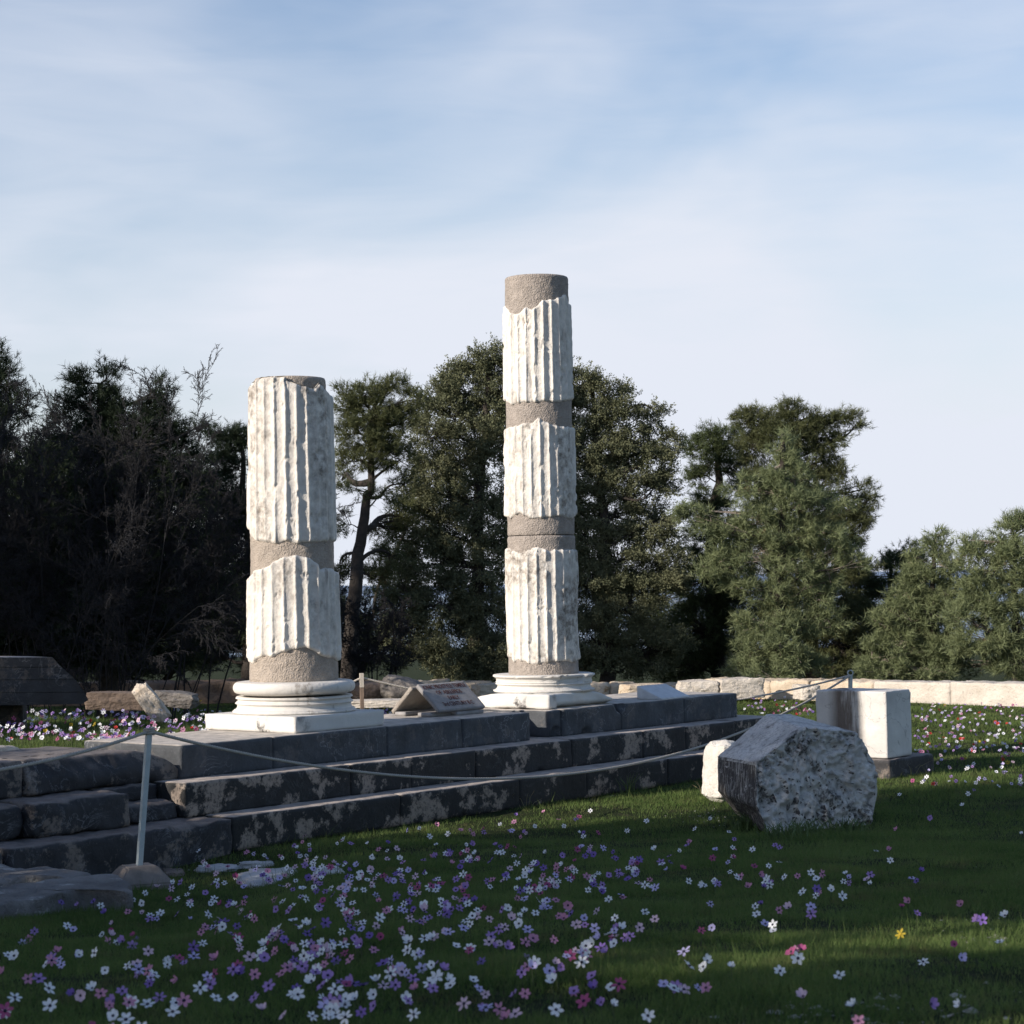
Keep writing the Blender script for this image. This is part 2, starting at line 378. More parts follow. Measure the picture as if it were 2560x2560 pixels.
gm, t, b = nmat('meadow_soil'); n = Nd(t); p = n.pos()
c = n.mix(n.rng(n.noise(1.2, 6, .7, p), .35, .65), (.014, .022, .007), (.030, .040, .014))
c = n.mix(n.rng(n.noise(5, 6, .7, p), .56, .66, 0, .7), c, (.085, .07, .045))
c = n.mix(n.rng(n.noise(30, 5, .7, p), .6, .68, 0, .5), c, (.11, .12, .05))
t.links.new(c, b.inputs['Base Color']); b.inputs['Roughness'].default_value = 1.; b.inputs['Specular IOR Level'].default_value = .1
t.links.new(n.bump(n.noise(25, 6, .7, p), 1., .04), b.inputs['Normal'])
tag(mesh_obj('ground', np.stack([X, Y, Z], -1).reshape(-1, 3), Fg, gm), None, None, None, 'structure')
sm, t, b = nmat('sea_water'); b.inputs['Base Color'].default_value = (.03, .09, .17, 1); b.inputs['Roughness'].default_value = .25
n = Nd(t); t.links.new(n.bump(n.noise(.3, 4, .6, n.pos()), .4, 1.), b.inputs['Normal'])
tag(mesh_obj('sea', [(-30000, 900, -60), (30000, 900, -60), (30000, 30000, -60), (-30000, 30000, -60)], [(0, 1, 2, 3)], sm), None, None, None, 'structure')
hx = np.linspace(-9000, 9000, 160); hv = 70*np.clip(fbm(np.stack([hx/2600, hx*0, hx*0], -1), 5, 21)+.35, 0, 2)
HV = np.concatenate([np.stack([hx, hx*0+14000, hx*0-70], -1), np.stack([hx, hx*0+15500, hv], -1), np.stack([hx, hx*0+19000, hx*0-70], -1)])
q = len(hx); i_ = np.arange(q-1); HF = np.concatenate([np.stack([i_, i_+1, i_+1+q, i_+q], -1), np.stack([i_+q, i_+1+q, i_+1+2*q, i_+2*q], -1)])
tag(mesh_obj('hills', HV, HF, mat_plain('far_hills', (.16, .22, .32), 1., .1, .001)), None, None, None, 'structure')

# ------------------------------------------------------------------ stepped platform
plat = empty('stepped_platform', (O[0], O[1], 0), TH, 'long stepped temple platform of dark grey marble blocks under the two columns', 'platform')
def course(name, edges, b0, b1, z0, z1, mat, seed, r=.012, amp=.003, bites={}, gap=.004):
    for i in range(len(edges)-1):
        rs = np.random.default_rng(seed*50+i)
        j = rs.uniform(-.006, .006); jz = rs.uniform(-.003, .003)
        V, Fq = rough_box((edges[i]+gap, b0+j, z0), (edges[i+1]-gap, b1, z1+jz), .035, r, 1.3, amp, 3., seed*31+i, bites=bites.get(i, ()))
        mesh_obj('marble_block', V, Fq, mat, plat)
def ua(px, py, z, bb):          # platform a-coordinate of the front-edge point seen at px
    P = atz(px, py, z); return float((P-O)@A)
TOPE = [0.0] + [ua(x, 1866-.0905*(x-452), 1.0, 0) for x in (705, 1001, 1196, 1371)]
course('top', TOPE, 0, 1.42, .675, 1.0, M['slab'], 1)
e1, e2, e3 = ua(1371, 1776, 1, 0), ua(1565, 1760, 1, 0), ua(1724, 1745, 1, 0)
course('top', [e1, e1+.22], .02, 1.42, .675, .995, M['slab'], 2, .02, .012, {0: [((e1+.11, -.02, .70), .12)]})
course('top', [e1+.22, e2], 0, 1.42, .675, 1.0, M['slab'], 3, .02, .004, {0: [((e2+.02, -.03, 1.03), .16), ((e2-.7, -.05, .67), .13), ((e1+.2, -.04, .9), .09)]})
course('top', [e2, e3, 9.62], 0, 1.42, .675, 1.0, M['slab'], 4, .014, .005, {0: [((e2-.02, -.04, 1.0), .12)], 1: [((9.68, -.05, .9), .09)]})
course('mid', [-.27, 1.95, 2.85, 3.9, 5.6, 7.0, 7.9, 9.0, 10.02], -.345, 1.42, .36, .685, M['step'], 6, .014, .004,
       {0: [((1.0, -.37, .69), .05)], 3: [((5.0, -.38, .36), .07)], 5: [((7.5, -.39, .69), .06)]})
course('low', [-.02, 2.3, 4.2, 5.4, 7.0, 7.75, 8.9, 10.25], -.70, 1.42, .05, .372, M['step'], 7, .016, .005, {1: [((3.3, -.74, .05), .08)]})
course('low', [-2.55, -.03], -.74, 1.42, -.05, .36, M['oldstep'], 8, .05, .02)
# rough footing stones below the lowest step
xx = .2; i = 0
while xx < 9.4:
    rs = np.random.default_rng(900+i); w = rs.uniform(.35, .95)
    V, Fq = rough_box((xx, -.80-rs.uniform(-.03, .05), -.35), (xx+w-.03, -.5, .045+rs.uniform(-.05, .0)), .04, .05, 1., .03, 3., 60+i)
    mesh_obj('footing_stone', V, Fq, M['footing'], plat); xx += w; i += 1

# loose and broken blocks at the left end of the steps
def pblock(name, lo, hi, mat, label, cat='stone block', rz=0, group=None, **k):
    c = [(lo[0]+hi[0])/2, (lo[1]+hi[1])/2, lo[2]]
    V, Fq = rough_box(np.array(lo)-c, np.array(hi)-c, **k)
    o = mesh_obj(name, V, Fq, mat); o.location = Vector(P2W(c)); o.rotation_euler = (0, 0, TH+rz)
    return tag(o, label, cat, group)
def round_end(V):
    L_ = V[:, 0].max(); x = V[:, 0]; top = V[:, 2].max()
    t_ = np.clip((x-(L_-.75))/.75, 0, 1); lim = top*np.sqrt(np.clip(1-t_**2.3, 0.0, 1))
    V[:, 2] = np.minimum(V[:, 2], np.maximum(lim, .0)); 
    f = V[:, 1] < -.28
    V[f, 1] += .10*sstep(V[f, 2], .1, .33)+.05*fbm(V[f]*4, 3, 5)
    V[:, 0] += .06*fbm(V*2.2, 3, 8)
    return V
pblock('broken_block', (-1.72, .06, .675), (.02, 1.35, .985), M['oldstep'], 'big broken grey marble block with rounded right end, topmost left of the steps',
       res=.03, r=.04, rn=1.2, amp=.012, seed=70, shape=round_end)
pblock('stone_block', (-2.05, -.42, .362), (-.98, 1.2, .67), M['oldstep'], 'dark weathered block with two white spots, middle course left end', res=.03, r=.06, amp=.02, seed=71)
pblock('stone_block', (-2.62, -.30, .362), (-2.07, 1.3, .66), M['oldstep'], 'dark split block at the left picture edge, middle course', res=.035, r=.06, amp=.02, seed=72)
pblock('rubble_stone', (-.96, -.30, .362), (-.30, .4, .53), M['oldstep'], 'low broken dark stone wedged beside the metal post, between two blocks', res=.03, r=.06, amp=.03, seed=73)
pblock('rubble_stone', (-1.0, .0, .50), (-.29, .5, .672), M['oldstep'], 'dark chipped stone under the rounded broken block, behind the metal post', res=.03, r=.05, amp=.03, seed=74)
pblock('stone_block', (-3.1, .1, .66), (-1.76, 1.2, .99), M['oldstep'], 'grey stone block continuing the top course at the left picture edge', res=.035, r=.04, amp=.014, seed=75)
pblock('kerb_stone', (-3.2, 1.22, .72), (-.9, 1.62, 1.02), M['rockpale'], 'pale worn kerb stone lying flat behind the left blocks, at the flower bed', cat='kerb stone', res=.04, r=.05, amp=.02, seed=76)
pblock('stone_block', (-4.4, -.74, -.05), (-2.6, 1.2, .34), M['oldstep'], 'low grey block at the far left end of the bottom course', res=.04, r=.05, amp=.02, seed=77)

# ------------------------------------------------------------------ columns
def zat(x, y, Y): return aty(x, y, Y)[2]
def column(name, pa, pb, drums, cores, base_prof, label, plinth):
    ctr = P2W((pa, pb, 1.0)); root = empty(name, ctr, 0, label, 'column')
    cx, cy = ctr[0], ctr[1]; tc_ = np.array([-cx, -cy]); tc_ /= np.linalg.norm(tc_); rt = np.array([-tc_[1], tc_[0]])
    lean = lambda z: 0.0
    for di, D in enumerate(drums):
        nt_, nz = 432, max(60, int(D['h']*70))
        ph = np.linspace(-math.pi, math.pi, nt_, endpoint=False); u = np.sin(ph); front = np.cos(ph) > 0
        def prof(pts):
            pts = sorted(pts); us = np.array([(q_[0]-D['cx'])/D['rp'] for q_ in pts]); us = np.clip(us, -1, 1)
            zs = np.array([zat(D['cx'], q_[1], cy-D['R'][0]*math.sqrt(max(0, 1-min(1, abs(uu))**2))) for q_, uu in zip(pts, us)])
            zf = np.interp(u, us, zs); zb = np.interp(u, [-1, 1], [zs[0], zs[-1]])+.03*fbm(np.stack([ph*2, ph*0+di, ph*0], -1), 3, 3)*np.clip(-np.cos(ph)*3, 0, 1)
            z = np.where(front, zf, zb); jag = .010*fbm(np.stack([np.cos(ph)*9, np.sin(ph)*9, ph*0+di*5], -1), 4, 40+di)
            return z+jag
        zt = prof(D['top']); zb = prof(D['bot'])
        if D.get('flat'): zb = zb
        v = np.linspace(0, 1, nz); PH, V_ = np.meshgrid(ph, v, indexing='ij')
        ZT = zt[:, None]; ZB = zb[:, None]; ZZ = ZB+(ZT-ZB)*V_
        zmin, zmax = zb.min(), zt.max(); R0, R1 = D['R']; RR = R0+(R1-R0)*(ZZ-zmin)/(zmax-zmin)
        Q = np.stack([np.cos(PH)*RR, np.sin(PH)*RR, ZZ], -1).reshape(-1, 3)
        fl = ((PH+math.pi)*24/(2*math.pi)+.35+D.get('off', 0)+.055*fbm(Q*[2, 2, 1.2], 3, 77+di).reshape(PH.shape)) % 1
        w = np.clip((fl-.08)/.84, 0, 1)*2-1; groove = np.sqrt(np.clip(1-w*w, 0, 1))
        ero = sstep(fbm(Q*[2.2, 2.2, 1.0]+di*9.3, 4, 11+di), D.get('e0', .05), .5).reshape(PH.shape)
        ero = np.clip(ero+D.get('er', 0)*sstep(np.sin(PH), .25, .6)*np.clip(np.cos(PH)*2, 0, 1), 0, 1)
        smalln = fbm(Q*14, 4, 23+di, .6).reshape(PH.shape); mid = fbm(Q*[9, 9, 3], 4, 29+di, .6).reshape(PH.shape)
        chip = sstep(fbm(Q*[13, 13, 7], 4, 51+di, .6).reshape(PH.shape), .18, .45)      # bites out of the arrises
        dep = .030*(1-.35*ero)
        r = RR-dep*groove - (1-groove)*(.004+.010*ero+.018*chip+.012*np.abs(mid)) + .0045*smalln - ero*(.010+.018*mid) - .012*sstep(fbm(Q*[7, 7, 5], 4, 61+di, .65).reshape(PH.shape), .32, .5)
        dz0 = (ZZ-ZB); dz1 = (ZT-ZZ); er_ = D.get('round', .035)
        edge0 = np.clip(1-dz0/er_, 0, 1); edge1 = np.clip(1-dz1/er_, 0, 1)
        r = r-er_*.75*(1-np.sqrt(np.clip(1-edge0**2, 0, 1)))-er_*.75*(1-np.sqrt(np.clip(1-edge1**2, 0, 1)))
        dirt = np.clip(groove*.22+ero*.75+.35*sstep(mid, .1, .5)+D.get('dirt', 0)*sstep(fbm(Q*[3, 3, 1.5], 3, 91).reshape(PH.shape), .0, .4), 0, 1)
        P = np.stack([cx+r*(np.sin(PH)*rt[0]+np.cos(PH)*tc_[0]), cy+r*(np.sin(PH)*rt[1]+np.cos(PH)*tc_[1]), ZZ], -1)
        rc = D['core']*.96
        def ring(z): return np.stack([cx+rc*(np.sin(ph)*rt[0]+np.cos(ph)*tc_[0]), cy+rc*(np.sin(ph)*rt[1]+np.cos(ph)*tc_[1]), z], -1)[:, None]
        P = np.concatenate([ring(zb-.0), P, ring(zt+.002)], 1); dirt = np.concatenate([dirt[:, :1], dirt, dirt[:, -1:]], 1)
        nr = P.shape[1]; kk = np.arange(nt_*nr).reshape(nt_, nr); kn = np.roll(kk, -1, 0)
        Fq = np.stack([kk[:, :-1], kn[:, :-1], kn[:, 1:], kk[:, 1:]], -1).reshape(-1, 4)
        o = mesh_obj('fluted_drum', P.reshape(-1, 3)-ctr, Fq, M['drum'], root, True, {'dirt': dirt.ravel()})
    for ci, (z0, z1, r0, r1) in enumerate(cores):
        nt_ = 160; nz = max(6, int((z1-z0)/.02)); ph = np.linspace(0, 2*math.pi, nt_, endpoint=False); zz = np.linspace(z0, z1, nz)
        PH, ZZ = np.meshgrid(ph, zz, indexing='ij'); rr = r0+(r1-r0)*(ZZ-z0)/(z1-z0)
        Q = np.stack([np.cos(PH), np.sin(PH), ZZ*2], -1).reshape(-1, 3)
        rr = rr+(.006*fbm(Q*5, 4, 5+ci, .6)+.004*fbm(Q*22, 2, 9+ci)).reshape(PH.shape)
        rr[:, 0] -= .008; rr[:, -1] -= .010
        P = np.stack([rr*np.cos(PH), rr*np.sin(PH), ZZ-1.0], -1)
        cap = np.stack([.02*np.cos(ph), .02*np.sin(ph), ph*0+z1-1.0], -1)[:, None]; P = np.concatenate([P, cap], 1); nr = P.shape[1]
        kk = np.arange(nt_*nr).reshape(nt_, nr); kn = np.roll(kk, -1, 0)
        mesh_obj('mortar_core', P.reshape(-1, 3), np.stack([kk[:, :-1], kn[:, :-1], kn[:, 1:], kk[:, 1:]], -1).reshape(-1, 4), M['mortar2' if 'tall' in name or len(drums) == 3 else 'mortar'], root)
    def lathe(nm, prof, mat, sd, chipf=None):
        nt_ = 256; ph = np.linspace(0, 2*math.pi, nt_, endpoint=False); pr = []
        for i in range(len(prof)-1):
            for t_ in np.linspace(0, 1, 4, endpoint=False): pr.append([prof[i][k_]*(1-t_)+prof[i+1][k_]*t_ for k_ in (0, 1)])
        pr.append(prof[-1]); pr = np.array(pr)
        PH, R0_ = np.meshgrid(ph, pr[:, 0], indexing='ij'); _, Z0_ = np.meshgrid(ph, pr[:, 1], indexing='ij')
        Q = np.stack([np.cos(PH)*R0_, np.sin(PH)*R0_, Z0_], -1).reshape(-1, 3)
        rr = R0_+(.003*fbm(Q*5, 4, sd)).reshape(PH.shape)
        if chipf is not None: rr = chipf(rr, Q, PH, Z0_)
        P = np.stack([rr*np.cos(PH), rr*np.sin(PH), Z0_-1.0], -1); nr = P.shape[1]
        kk = np.arange(nt_*nr).reshape(nt_, nr); kn = np.roll(kk, -1, 0)
        return mesh_obj(nm, P.reshape(-1, 3), np.stack([kk[:, :-1], kn[:, :-1], kn[:, 1:], kk[:, 1:]], -1).reshape(-1, 4), mat, root)
    for i, (nm, prof, chipf) in enumerate(base_prof): lathe(nm, prof, M['base'], 33+i, chipf)
    lo, hi, kw = plinth
    V, Fq = rough_box(lo, hi, **kw)
    o = mesh_obj('plinth', V-[pa, pb, 0], Fq, M['plinth'], root); o.rotation_euler = (0, 0, TH); o.location = (0, 0, -1.0)
    return root
def torus_prof(R, z0, z1, n=9):
    c = (z0+z1)/2; h = (z1-z0)/2; return [(R-h*.9+h*.9*math.cos(t_), c+h*math.sin(t_)) for t_ in np.linspace(-math.pi/2, math.pi/2, n)]
# left (short) column
CYL = 21.87
PB, PT = 1.17, 1.495
LB = [('torus', [(.40, 1.358), (.56, 1.358)]+torus_prof(.64, 1.368, 1.49, 11)+[(.40, 1.497)], None),
      ('scotia', [(.40, 1.165), (.635, 1.167), (.648, 1.178), (.648, 1.188), (.632, 1.196), (.632, 1.203), (.615, 1.208), (.600, 1.225), (.596, 1.245), (.603, 1.262), (.618, 1.266), (.618, 1.274), (.606, 1.277), (.606, 1.285),
                  (.592, 1.292), (.590, 1.305), (.600, 1.315), (.612, 1.318), (.612, 1.327), (.604, 1.33), (.608, 1.333), (.604, 1.338), (.40, 1.339)], None)]
column('broken_column', 2.29, .78, [
    dict(cx=732, rp=117, R=(.482, .462), core=.434, h=1.75, flat=1, off=.1, er=.45, e0=.10, round=.05, dirt=.45,
         top=[(618, 962), (626, 952), (652, 941), (690, 939), (717, 939), (727, 949), (764, 961), (787, 965), (801, 971), (817, 957), (830, 968), (846, 985)],
         bot=[(616, 1325), (630, 1352), (660, 1357), (700, 1360), (718, 1352), (733, 1359), (790, 1357), (845, 1356)]),
    dict(cx=738, rp=119, R=(.512, .492), core=.45, h=1.1, off=.4, er=.1, e0=.2, round=.04, dirt=.2,
         top=[(619, 1442), (636, 1424), (671, 1415), (690, 1402), (713, 1391), (745, 1388), (787, 1395), (806, 1410), (813, 1424), (829, 1420), (845, 1424), (857, 1432)],
         bot=[(619, 1645), (630, 1661), (642, 1648), (660, 1638), (679, 1645), (710, 1630), (740, 1625), (773, 1620), (793, 1630), (814, 1643), (848, 1650), (857, 1655)])],
    [(1.49, zat(740, 1620, 21.4)+.3, .466, .452), (2.3, 3.3, .438, .434), (4.3, zat(740, 941, 21.6), .385, .375)],
    LB, 'short white fluted column of two drums with tan mortar bands, left of the inscribed stone',
    ((1.63, .11, 1.0), (2.95, 1.44, 1.166), dict(res=.03, r=.008, amp=.003, seed=3)))
# tall column, base broken at both sides
def chipr(rr, Q, PH, Z0):
    n_ = fbm(Q*4, 4, 71).reshape(rr.shape); d = sstep(n_, .12, .4)*.05*sstep(Z0, 1.22, 1.34)
    return rr-d
TB = [('scotia', [(.40, 1.17), (.60, 1.172), (.612, 1.185), (.612, 1.196), (.585, 1.203), (.572, 1.215), (.560, 1.235), (.562, 1.25), (.575, 1.262), (.586, 1.265), (.586, 1.273), (.578, 1.276), (.578, 1.286), (.586, 1.29), (.575, 1.30),
                  (.578, 1.33), (.600, 1.348), (.617, 1.356), (.617, 1.372), (.606, 1.378), (.38, 1.379)], chipr)]
def brk(V):     # worn sloping corners left and right of the plinth
    l = (V[:, 1]-.95); m = np.clip(l/.55, 0, 1)
    V[:, 2] = 1.0+(V[:, 2]-1.0)*(1-.55*m)
    r_ = np.clip((V[:, 0]-6.65)/.5, 0, 1); V[:, 2] = 1.0+(V[:, 2]-1.0)*(1-.75*r_**1.5)
    fr = (V[:, 1] < .3) & (V[:, 0] > 5.95); V[fr, 1] += .03+.05*np.abs(fbm(V[fr]*3, 3, 2)) + .10*(1-sstep(V[fr, 2], 1.0, 1.05))
    V += .012*np.stack([fbm(V*5, 3, 91), fbm(V*5, 3, 92), fbm(V*5, 3, 93)*.5], -1); return V
ZT = lambda y, x=1362: zat(x, y, 24.7)
column('tall_column', 6.50, .75, [
    dict(cx=1358, rp=97, R=(.462, .450), core=.405, h=1.3, off=.2, e0=.0, er=.3, round=.03, dirt=.8,
         top=[(1268, 1370), (1280, 1376), (1299, 1380), (1318, 1374), (1336, 1367), (1361, 1369), (1380, 1377), (1398, 1373), (1420, 1374), (1442, 1375)],
         bot=[(1269, 1644), (1277, 1656), (1290, 1649), (1330, 1662), (1374, 1656), (1423, 1653), (1442, 1662), (1453, 1650)]),
    dict(cx=1354, rp=91, R=(.449, .440), core=.396, h=1.1, off=.6, e0=.1, er=.5, round=.03, dirt=.35,
         top=[(1265, 1069), (1274, 1066), (1312, 1057), (1336, 1054), (1352, 1042), (1364, 1050), (1386, 1060), (1423, 1066), (1441, 1069)],
         bot=[(1264, 1290), (1274, 1297), (1284, 1287), (1299, 1283), (1324, 1297), (1361, 1295), (1411, 1290), (1436, 1302), (1445, 1290)]),
    dict(cx=1350, rp=89, R=(.438, .423), core=.386, h=1.2, off=.0, e0=.3, er=.1, round=.03, dirt=.1,
         top=[(1259, 765), (1277, 780), (1299, 783), (1315, 768), (1325, 766), (1337, 772), (1355, 758), (1367, 749), (1398, 746), (1417, 740), (1430, 735), (1438, 760)],
         bot=[(1263, 1000), (1274, 1011), (1312, 1006), (1349, 1005), (1399, 1005), (1430, 1003), (1440, 1000)])],
    [(1.37, ZT(1620), .425, .415), (ZT(1430), ZT(1338), .408, .407), (ZT(1336), ZT(1240), .405, .404), (ZT(1100), ZT(980), .398, .396), (ZT(860), ZT(682), .388, .384)],
    TB, 'tall white fluted column of three drums with grey-brown mortar bands, right of the inscribed stone',
    ((5.80, .13, 1.0), (7.12, 1.42, 1.172), dict(res=.03, r=.02, amp=.012, seed=4, shape=brk)))

# ------------------------------------------------------------------ inscribed stone, small wedge
sg = empty('inscribed_sign', P2W((4.16, .44, 1.0)), TH, 'A-frame of two marble slabs with red English lettering between the columns', 'sign')
LN, DP, HT = .80, .62, .36          # length along the platform, depth, ridge height
def slab_part(name, p0, p1, th, mat, seed):
    # p0, p1: (b,z) of the outer foot and the ridge; the slab runs along a
    p0 = np.array(p0); p1 = np.array(p1); d = p1-p0; ln = np.linalg.norm(d); d /= ln; nrm = np.array([d[1], -d[0]])
    V, Fq = rough_box((0, 0, 0), (LN, ln, th), .02, .006, 1.2, .003, 5., seed)
    W_ = np.stack([V[:, 0], p0[0]+d[0]*V[:, 1]-nrm[0]*V[:, 2], p0[1]+d[1]*V[:, 1]-nrm[1]*V[:, 2]], -1)
    return mesh_obj(name, W_, Fq, mat, sg), d, nrm, ln
front, d_, nr_, ln_ = slab_part('front_slab', (-.02, .045), (.30, .33), .045, M['sign'], 5)
slab_part('rear_slab', (.64, .02), (.345, .30), -.05, M['signback'], 6)
for (x0, x1, b0, b1, z1) in ((.32, .79, -.03, .16, .045), (-.02, .34, .06, .26, .05), (.0, .75, .46, .62, .05)):
    V, Fq = rough_box((x0, b0, 0), (x1, b1, z1), .02, .006, 1, .003, 5, 7); mesh_obj('foot_stone', V, Fq, M['sign'], sg)
cu = bpy.data.curves.new('lettering', 'FONT'); cu.body = 'IONIC PROSTYLE TEMPLE\nOF  ASKLEPIOS\nEARLY\n3rd CENTURY B C'; cu.size = .088; cu.align_x = 'CENTER'; cu.align_y = 'CENTER'
cu.space_line = 1.05; cu.space_character = .93; cu.extrude = .0008; cu.offset = .0003; cu.resolution_u = 2
lt = bpy.data.objects.new('lettering', cu); COL.objects.link(lt)
dg = bpy.context.evaluated_depsgraph_get(); me = bpy.data.meshes.new_from_object(lt.evaluated_get(dg)); COL.objects.unlink(lt); bpy.data.objects.remove(lt)
me.materials.clear(); me.materials.append(M['letter'])
lt = bpy.data.objects.new('lettering', me); COL.objects.link(lt); lt.parent = sg
xs_ = [v.co.x for v in me.vertices]; sc_ = .73/(max(xs_)-min(xs_))
up = Vector((0, d_[0], d_[1])); nn = Vector((0, nr_[0], nr_[1])); 
if nn.y > 0: nn = -nn
mid_ = Vector((LN/2-.0, -.02+d_[0]*ln_*.52, .045+d_[1]*ln_*.52)) + nn*.0485
sy_ = sc_*1.28
lt.matrix_local = Matrix(((sc_, 0, 0, mid_.x), (0, up.y*sy_, nn.y, mid_.y), (0, up.z*sy_, nn.z, mid_.z), (0, 0, 0, 1)))
def wedge(V):
    V[:, 2] = 1.0+(V[:, 2]-1.0)*np.clip(.10+.9*(V[:, 1]-.03)/.36, .06, 1.0); return V
pblock_c = (8.24, .2, 1.0)
V, Fq = rough_box((7.93, .03, 1.0), (8.55, .40, 1.165), .02, .006, 1, .002, 4, 8, wedge)
o = mesh_obj('wedge_stone', V-np.array(pblock_c), Fq, M['wedge']); o.location = Vector(P2W(pblock_c)); o.rotation_euler = (0, 0, TH)
tag(o, 'small white marble wedge lying on the platform, right of the tall column', 'marble wedge')

# ------------------------------------------------------------------ rough octagonal block in the grass
def poly_block(name, front, back, mat, label, cat, sub=5, amp=.02, fr=6., front_amp=.05, rnd=.03):
    import bmesh
    bm = bmesh.new(); f = [bm.verts.new(Vector(p_)) for p_ in front]; k_ = [bm.verts.new(Vector(p_)) for p_ in back]
    bm.faces.new(f); bm.faces.new(k_[::-1])
    for i in range(len(f)): bm.faces.new((f[i], k_[i], k_[(i+1) % len(f)], f[(i+1) % len(f)]))
    bmesh.ops.recalc_face_normals(bm, faces=bm.faces)
    bmesh.ops.bevel(bm, geom=bm.edges[:], offset=rnd, segments=2, affect='EDGES', profile=.6)
    bmesh.ops.triangulate(bm, faces=bm.faces[:])
    for _ in range(sub+3):
        ed = [e_ for e_ in bm.edges if e_.calc_length() > .035]
        if not ed: break
        bmesh.ops.subdivide_edges(bm, edges=ed, cuts=1); bmesh.ops.triangulate(bm, faces=[f_ for f_ in bm.faces if len(f_.verts) > 3])
    bm.normal_update(); bm.verts.ensure_lookup_table()
    V = np.array([v.co for v in bm.verts]); Nn = np.array([v.normal for v in bm.verts])
    Ft = np.array([[v.index for v in f_.verts] for f_ in (bm.verts.index_update() or bm.faces)]); bm.free()
    fn = np.cross(np.array(front[2])-np.array(front[0]), np.array(front[4])-np.array(front[0])); fn /= np.linalg.norm(fn)
    if fn[1] > 0: fn = -fn
    w = np.clip(Nn@fn*3-1.6, 0, 1)
    rg = np.abs(fbm(V*fr*1.2, 5, 61, .62)); rg2 = fbm(V*fr*.5, 3, 62); hh = fbm(V*fr*3.4, 3, 67, .6)
    V = V+Nn*(w*front_amp*(.25-rg*2.6+.5*rg2+.45*hh)+(1-w)*amp*fbm(V*fr, 4, 63, .6))[:, None]
    c = V.mean(0); c[2] = V[:, 2].min()
    o = mesh_obj(name, V-c, Ft, mat); o.location = Vector(c); return tag(o, label, cat)
def zp(x, y): return 1740+x/3.864, 1760+y/3.864
FR = [((580, 565), 19.95), ((1035, 228), 20.18), ((1560, 272), 20.45), ((1735, 600), 20.48), ((1757, 850), 20.45), ((1695, 1175), 20.38), ((705, 1262), 19.86), ((590, 990), 19.86)]
BK = [((200, 500), 20.95), ((680, 95), 21.15), ((900, 92), 21.3), ((1500, 430), 21.5), ((1540, 850), 21.5), ((1480, 1150), 21.45), ((440, 1130), 20.95), ((203, 840), 20.9)]
octm, t, b = nmat('octagon_marble'); n = Nd(t); p = n.pos()
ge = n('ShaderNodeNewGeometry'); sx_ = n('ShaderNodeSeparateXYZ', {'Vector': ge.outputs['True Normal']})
c = n.mix(n.rng(n.noise(3, 6, .7, p), .35, .65), (.42, .41, .385), (.62, .605, .57))
cr = n.noise(9, 8, .68, p, .5)
c = n.mix(n.rng(cr, .54, .72, 0, .7), c, (.13, .115, .095))
c = n.mix(n.math('MULTIPLY', n.rng(n.noise(2.2, 3, .6, p), .54, .64), n.rng(n.noise(20, 4, .7, p), .4, .6)), c, (.06, .058, .052))
# the upright left flank is darker, in uneven vertical streaks
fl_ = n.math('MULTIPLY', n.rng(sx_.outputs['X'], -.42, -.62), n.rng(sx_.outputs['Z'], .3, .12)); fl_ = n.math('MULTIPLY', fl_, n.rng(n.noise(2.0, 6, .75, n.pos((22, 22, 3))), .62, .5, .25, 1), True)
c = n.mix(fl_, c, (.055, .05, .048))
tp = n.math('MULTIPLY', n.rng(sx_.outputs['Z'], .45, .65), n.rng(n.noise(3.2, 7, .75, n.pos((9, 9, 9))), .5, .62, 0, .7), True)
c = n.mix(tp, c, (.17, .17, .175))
t.links.new(c, b.inputs['Base Color']); b.inputs['Roughness'].default_value = .85
nb = n.bump(n.noise(30, 6, .7, p), .6, .015); nb = n.bump(cr, .7, .03, nb); t.links.new(nb, b.inputs['Normal'])
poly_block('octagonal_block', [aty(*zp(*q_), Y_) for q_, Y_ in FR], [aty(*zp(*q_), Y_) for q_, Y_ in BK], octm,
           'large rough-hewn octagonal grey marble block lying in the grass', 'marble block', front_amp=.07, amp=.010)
# pale stone leaning behind it
def blob(name, c, size, mat, label, cat, seed, rot=(0, 0, 0), sq=.35, amp=.12, fr=1.6, res=28, group=None):
    V, Fq = box_grid((-1, -1, -1), (1, 1, 1), 2/res)
    d = V/np.linalg.norm(V, axis=1, keepdims=True); P = V*(1-sq)+d*sq*1.15
    P = P*(1+amp*fbm(d*fr+seed*3, 4, seed, .55))[:, None]
    P = P*(1-.06*np.abs(fbm(P*4+seed, 4, seed+4, .6)))[:, None]
    P = P*np.array(size)/2
    o = mesh_obj(name, P, Fq, mat); o.location = Vector(c); o.rotation_euler = rot; return tag(o, label, cat, group)
P = aty(1812, 1932, 22.9)
blob('rough_stone', P, (.40, .45, .66), M['whitestone2'], 'cream white rough stone leaning behind the octagonal block', 'rough stone', 3, (0, .15, .5), .6, .15)

